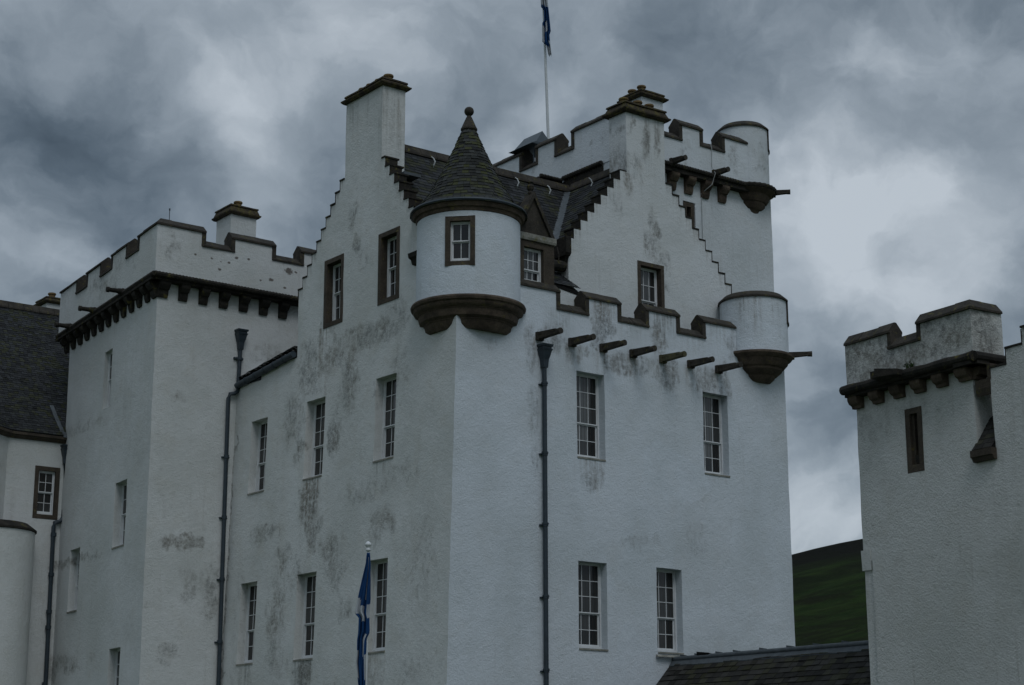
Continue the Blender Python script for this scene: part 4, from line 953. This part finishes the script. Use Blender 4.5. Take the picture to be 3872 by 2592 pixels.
mb = MB()
A0 = O+pn*.30-pd*.10; mb.tube([A0+Vector((0, 0, 10.40))+pd*(k*.3) for k in range(15)][:14]+[A0+pd*4.1+Vector((0, 0, 10.40))], [.105+.012*sin(k*1.9) for k in range(15)], 10)
C1 = A0+pd*4.1; mb.tube([C1-pn*(k*.28)+Vector((0, 0, 10.40)) for k in range(6)], .105, 10)
mb.box(QF, -.08, L_+.12, 10.24, 10.34, -.1, .26); mb.box(RP, -.1, 1.2, 10.24, 10.338, -.5, .02)
mb.build('string_course', 'stone_dark', rtw)
def rcorb(F, a, w=.30):
    mb = MB(); mb.extr(F, [(0, 9.98), (.09, 9.98), (.11, 10.04), (.19, 10.08), (.235, 10.16), (.235, 10.25), (0, 10.25)], a-w/2, a+w/2); return mb.build('corbel', 'stone_corbel', rtw)
for a in (.12, .80, 1.47, 2.13, 2.80): rcorb(QF, a)
mb = MB(); mb.extr(QF, [(0, 9.98), (.09, 9.98), (.11, 10.04), (.19, 10.08), (.235, 10.16), (.235, 10.25), (0, 10.25)], 3.32, 3.66); mb.extr(mb2, [(0, 9.98), (.09, 9.98), (.11, 10.04), (.19, 10.08), (.235, 10.16), (.235, 10.25), (0, 10.25)], -.02, .3); mb.build('corbel', 'stone_corbel', rtw)
# stone at the top of the notch, slated sill at its bottom
mb = MB(); mb.extr(QF, [(-.45, 9.78), (-.02, 9.58), (.02, 9.74), (.02, 9.93), (-.45, 9.93)], 3.72, 4.15); mb.box(QF, 4.07, 4.17, 9.9, 10.24, -.3, .02)
mb.build('notch_bracket', 'stone_brown', rw)
mb = MB(); mb.prism([QF(3.62, 8.44, .10), QF(4.16, 8.44, .10), QF(4.16, 9.25, -.5), QF(3.62, 9.25, -.5)], [QF(3.62, 8.34, .10), QF(4.16, 8.34, .10), QF(4.16, 8.34, -.5), QF(3.62, 8.34, -.5)])
sk = mb.build('notch_roof', 'slate_base', rw); mb = MB(); slates(mb, tuple(QF(3.6, 8.45, .11)), tuple(pd), tuple(-pn*.6+Vector((0, 0, .81))), .56, .95, None, w=.2, e=.14, seed=41); mb.build('slates', 'slate_brown', sk, recalc=False)
mb = MB(); mb.extr(QF, [(0, 8.20), (.08, 8.20), (.12, 8.28), (.16, 8.30), (.16, 8.44), (0, 8.44)], 3.58, 4.18); mb.build('notch_sill', 'stone_brown', rw)
mb = MB(); mb.extr(QF, [(-.3, 6.3), (.0, 6.3), (.01, 6.5), (.02, 6.75), (-.3, 6.75)], -.05, .24); mb.build('quoin', 'harl_rtower', rw)
mb = MB()
for a_, b_, z_ in ((4.15, 4.62, 10.12), (4.62, 5.08, 10.45), (5.08, 5.9, 10.80)): mb.box(QF, a_-.02, b_+.0, z_, z_+.045, -.62, .03); mb.box(QF, b_-.022, b_, z_, z_+.33, -.61, .012)
mb.build('coping', 'stone_dark', rw)
# waste spout on its string
mb = MB(); mb.hexa([QF(1.30, 10.36, .3), QF(1.95, 10.36, .3), QF(1.95, 10.38, .55), QF(1.42, 10.38, .72), QF(1.30, 10.56, .3), QF(1.95, 10.50, .3), QF(1.95, 10.50, .55), QF(1.42, 10.58, .72)]); mb.box(QF, 1.18, 1.36, 10.40, 10.56, .3, .62); mb.build('water_spout', 'stone_dark', rtw)
for k, (x, z) in enumerate(((2.02, 10.52), (2.16, 10.52))):
    mb = MB(); rng = random.Random(k)
    base = QP(x, z, .02)
    for i in range(46):
        d = Vector((rng.uniform(-1, 1), rng.uniform(-1, 1), rng.uniform(-.1, 1.3))); p = base+d*rng.uniform(.02, .10)+pn*.03; s_ = Vector((rng.uniform(-1, 1), rng.uniform(-1, 1), rng.uniform(-1, 1))).normalized()*.022; t_ = s_.cross(Vector((.3, .5, .7))).normalized()*.012
        mb.face([p-s_, p+t_, p+s_, p-t_])
    for i in range(5): mb.tube([base, base+Vector((rng.uniform(-.05, .05), rng.uniform(-.05, .05), .12))], .003, 4)
    if k == 0: M['leaf'] = plain('weed_leaf', (.055, .10, .025), .7, .2, .4)
    tag(mb.build('wall_plant', 'leaf', None, recalc=False), ['small green weed rooted on the right tower string course, nearer the crenel end', 'small green weed on the right tower string course, nearer the tower corner'][k], 'plant', 'weeds growing on the right tower')

# ================================================================== LOW SLATE-ROOFED WING
lo = thing('low_wing', (7.2, -4, 0), 'low range with a dark slate roof and lead ridge running between keep and right tower', 'building')
LR = 4.87; ls = 1.02; XR = 7.2
mb = MB(); plane_roof(mb, [(XR, -.02, LR), (XR, -8.85, LR), (XR-2.8, -8.85, LR-2.8*ls), (XR-2.8, -.02, LR-2.8*ls)]); plane_roof(mb, [(XR, -.02, LR), (XR, -8.85, LR), (XR+2.8, -8.85, LR-2.8*ls), (XR+2.8, -.02, LR-2.8*ls)])
rl = mb.build('roof', 'slate_base', lo)
mb = MB(); slates(mb, (XR-2.8, -8.85, LR-2.8*ls), (0, 1, 0), (1, 0, ls), 8.8, 2.8*math.hypot(1, ls), None, w=.27, e=.19, seed=51, lift=.026); slates(mb, (XR+2.8, -8.85, LR-2.8*ls), (0, 1, 0), (-1, 0, ls), 8.8, 2.8*math.hypot(1, ls), None, w=.4, e=.3, seed=52); mb.build('slates', 'slate_brown', rl, recalc=False)
mb = MB(); mb.tube([(XR, -.03-.98*k, LR+.06) for k in range(10)], .062, 12)
for s_ in (-1, 1): mb.prism([Vector((XR, -.03, LR+.05)), Vector((XR+s_*.16, -.03, LR-.13)), Vector((XR+s_*.15, -.03, LR-.155)), Vector((XR, -.03, LR+.0))], [Vector((XR, -8.84, LR+.05)), Vector((XR+s_*.16, -8.84, LR-.13)), Vector((XR+s_*.15, -8.84, LR-.155)), Vector((XR, -8.84, LR+.0))])
for k, y in enumerate((-.35, -.9, -1.7, -2.35, -3.3, -4.25, -5.15, -6.1, -7.0, -7.9)): mb.hexa([(XR-.02, y-.26, LR+.10), (XR+.12, y-.26, LR+.06), (XR+.12, y+.02, LR+.06), (XR-.02, y+.02, LR+.10), (XR-.02, y-.26, LR+.125), (XR+.12, y-.26, LR+.08), (XR+.12, y+.02, LR+.14), (XR-.02, y+.02, LR+.17)])
mb.build('lead_ridge', 'lead', rl, smooth=40)
mb = MB(); mb.hexa([(XR-.05, -1.45, LR+.1), (XR+.3, -1.45, LR+.0), (XR+.3, -1.0, LR+.0), (XR-.05, -1.0, LR+.1), (XR-.05, -1.45, LR+.15), (XR+.3, -1.45, LR+.1), (XR+.3, -1.0, LR+.18), (XR-.05, -1.0, LR+.2)]); mb.build('loose_flashing', 'slate_base', rl)
mb = MB(); slab(mb, Fr((XR-2.6, 0, 0), (0, -1, 0), (-1, 0, 0)), .03, 8.8, GZ, LR-2.62*ls, T=.4, step=.6); slab(mb, Fr((XR+2.6, 0, 0), (0, -1, 0), (1, 0, 0)), .03, 8.8, GZ, LR-2.62*ls, T=.4, step=.9); mb.build('wall', 'harl_rtower', lo)
mb = MB(); mb.hexa([(6.6, -.12, 4.97), (7.7, -.12, 4.97), (7.7, -.03, 4.97), (6.6, -.03, 4.97), (6.6, -.06, 5.03), (7.7, -.06, 5.03), (7.7, -.03, 5.03), (6.6, -.03, 5.03)]); mb.build('wall_flashing', 'sill', rl)

# ================================================================== FRONT FLAG
def pix_at(x, y, depth):
    d = (x*1.6533-1936)/6845*r2-(y*1.6533-1296)/6845*u2+fw; return CAM+d*depth
pp = pix_at(842, 1260, 31.0); top = pp.z
fp2 = thing('flagpole', (pp.x, pp.y, 0), 'thin white flagpole with a mushroom knob in front of the left face', 'flagpole')
mb = MB(); mb.tube([(pp.x, pp.y, -1), (pp.x, pp.y, 2), (pp.x, pp.y, top)], [.035, .028, .018], 12); mb.build('pole', 'pole', fp2, smooth=50)
mb = MB(); mb.lathe((pp.x, pp.y), [(.018, top-.02), (.042, top), (.045, top+.02), (.028, top+.04), (.028, top+.055), (.042, top+.075), (.057, top+.095), (.057, top+.11), (.042, top+.135), (.012, top+.16)], 24); mb.build('finial', 'pole', fp2, smooth=50)
fl = Vector((pp.x, pp.y, top-.045))-dd*.055
flag('flag', fl, 2.42, [(0, -.010, .03), (.08, -.035, .045), (.2, -.10, .055), (.33, -.165, .06), (.42, -.20, .045), (.45, -.13, .045), (.56, -.135, .05), (.60, -.15, -.0), (.70, -.155, .0), (.76, -.165, .0), (.88, -.13, 0), (.94, -.115, -.01), (1, -.145, -.03)],
     [(.33, .43, .0, .30), (.375, .49, .24, .58), (.35, .445, .76, 1.01), (.03, .33, .56, .70), (.56, .72, .62, .76), (.69, .87, .80, 1.01), (.69, .88, 0, .20)], None,
     'blue and white saltire flag drooping in folds before a window of the left face', rr, dd, seed=4, amp=.03)

# ================================================================== GROUND AND HILL
M['grass'] = plain('lawn', (.045, .075, .022), .9, .1, .4, scale=.6)
mb = MB(); R_ = 6000; mb.face([(-R_, -R_, -.6), (R_, -R_, -.6), (R_, R_, -.6), (-R_, R_, -.6)])
g = mb.build('ground', 'grass', None, recalc=False); g['kind'] = 'structure'
m, t, b = new_mat('moorland'); P = pos(t)
sz = t.new('ShaderNodeSeparateXYZ'); t.put(sz.inputs[0], P)
nz = t.noise(t.vec('MULTIPLY', P, (.006, .006, .02)), 1, 8, .62, .4); n2_ = t.noise(P, .05, 6, .7)
hh = t.math('MULTIPLY_ADD', n2_, 30, t.math('MULTIPLY_ADD', nz, 90, sz.outputs[2]))
col = t.mix(t.mapr(n2_, .3, .7), (.020, .046, .010), (.046, .080, .018))
col = t.mix(t.mapr(t.noise(t.vec('MULTIPLY', P, (.022, .022, .05)), 1, 10, .75, .5), .44, .60, 0, .9), col, (.020, .024, .010))
col = t.mix(t.mapr(nz, .50, .60, 0, .5), col, (.010, .014, .007))
col = t.mix(t.mapr(hh, 156, 196), col, (.013, .014, .010))
col = t.mix(t.math('MULTIPLY', t.mapr(hh, 150, 170), t.mapr(t.noise(P, .012, 5, .6), .5, .6, 0, .8)), col, (.018, .025, .010))
t.put(b.inputs['Base Color'], col); b.inputs['Roughness'].default_value = .95; b.inputs['Specular IOR Level'].default_value = .05
t.put(b.inputs['Normal'], t.bump(t.noise(P, .05, 10, .75), 1.0, 14)); M['moor'] = m
def elev(x, y):
    d = pix_dir(x, y); return math.atan2(d.x, d.y), d.z/math.hypot(d.x, d.y)
az1, e1 = elev(1815, 1278); az2, e2 = elev(1975, 1237); RC = 1300
mb = MB(); G = []; NA, NR = 150, 60
for i in range(NA+1):
    az = az1-.9+1.9*i/NA; k = (az-az1)/(az2-az1); crest = e1+(e2-e1)*k if k > 0 else e1+(e2-e1)*k*.6
    crest = min(crest, .23); crest = max(crest, .02) ; H = crest*RC; row = []
    for j in range(NR+1):
        r = 240+(2400-240)*j/NR; s_ = min(1, max(0, (r-240)/(RC-240)))
        z = H*(s_*s_*(3-2*s_)*.55+s_*.45) if r <= RC else H*(1-.75*((r-RC)/(2400-RC))**1.3)
        x, y = CAM.x+r*sin(az), CAM.y+r*cos(az)
        z += (noise.noise(Vector((x*.006, y*.006, 0)))*9+noise.noise(Vector((x*.02, y*.02, 3)))*3)*s_*(1 if abs(r-RC) > 120 else .4)+noise.noise(Vector((x*.04, y*.04, 3)))*1.6*s_
        row.append(mb.vert((x, y, z-1.2)))
    G.append(row)
for i in range(NA):
    for j in range(NR): mb.f.append([G[i][j], G[i][j+1], G[i+1][j+1], G[i+1][j]]); mb.m.append(0)
h = mb.build('hills', 'moor', None, smooth=80, recalc=False); h['kind'] = 'structure'
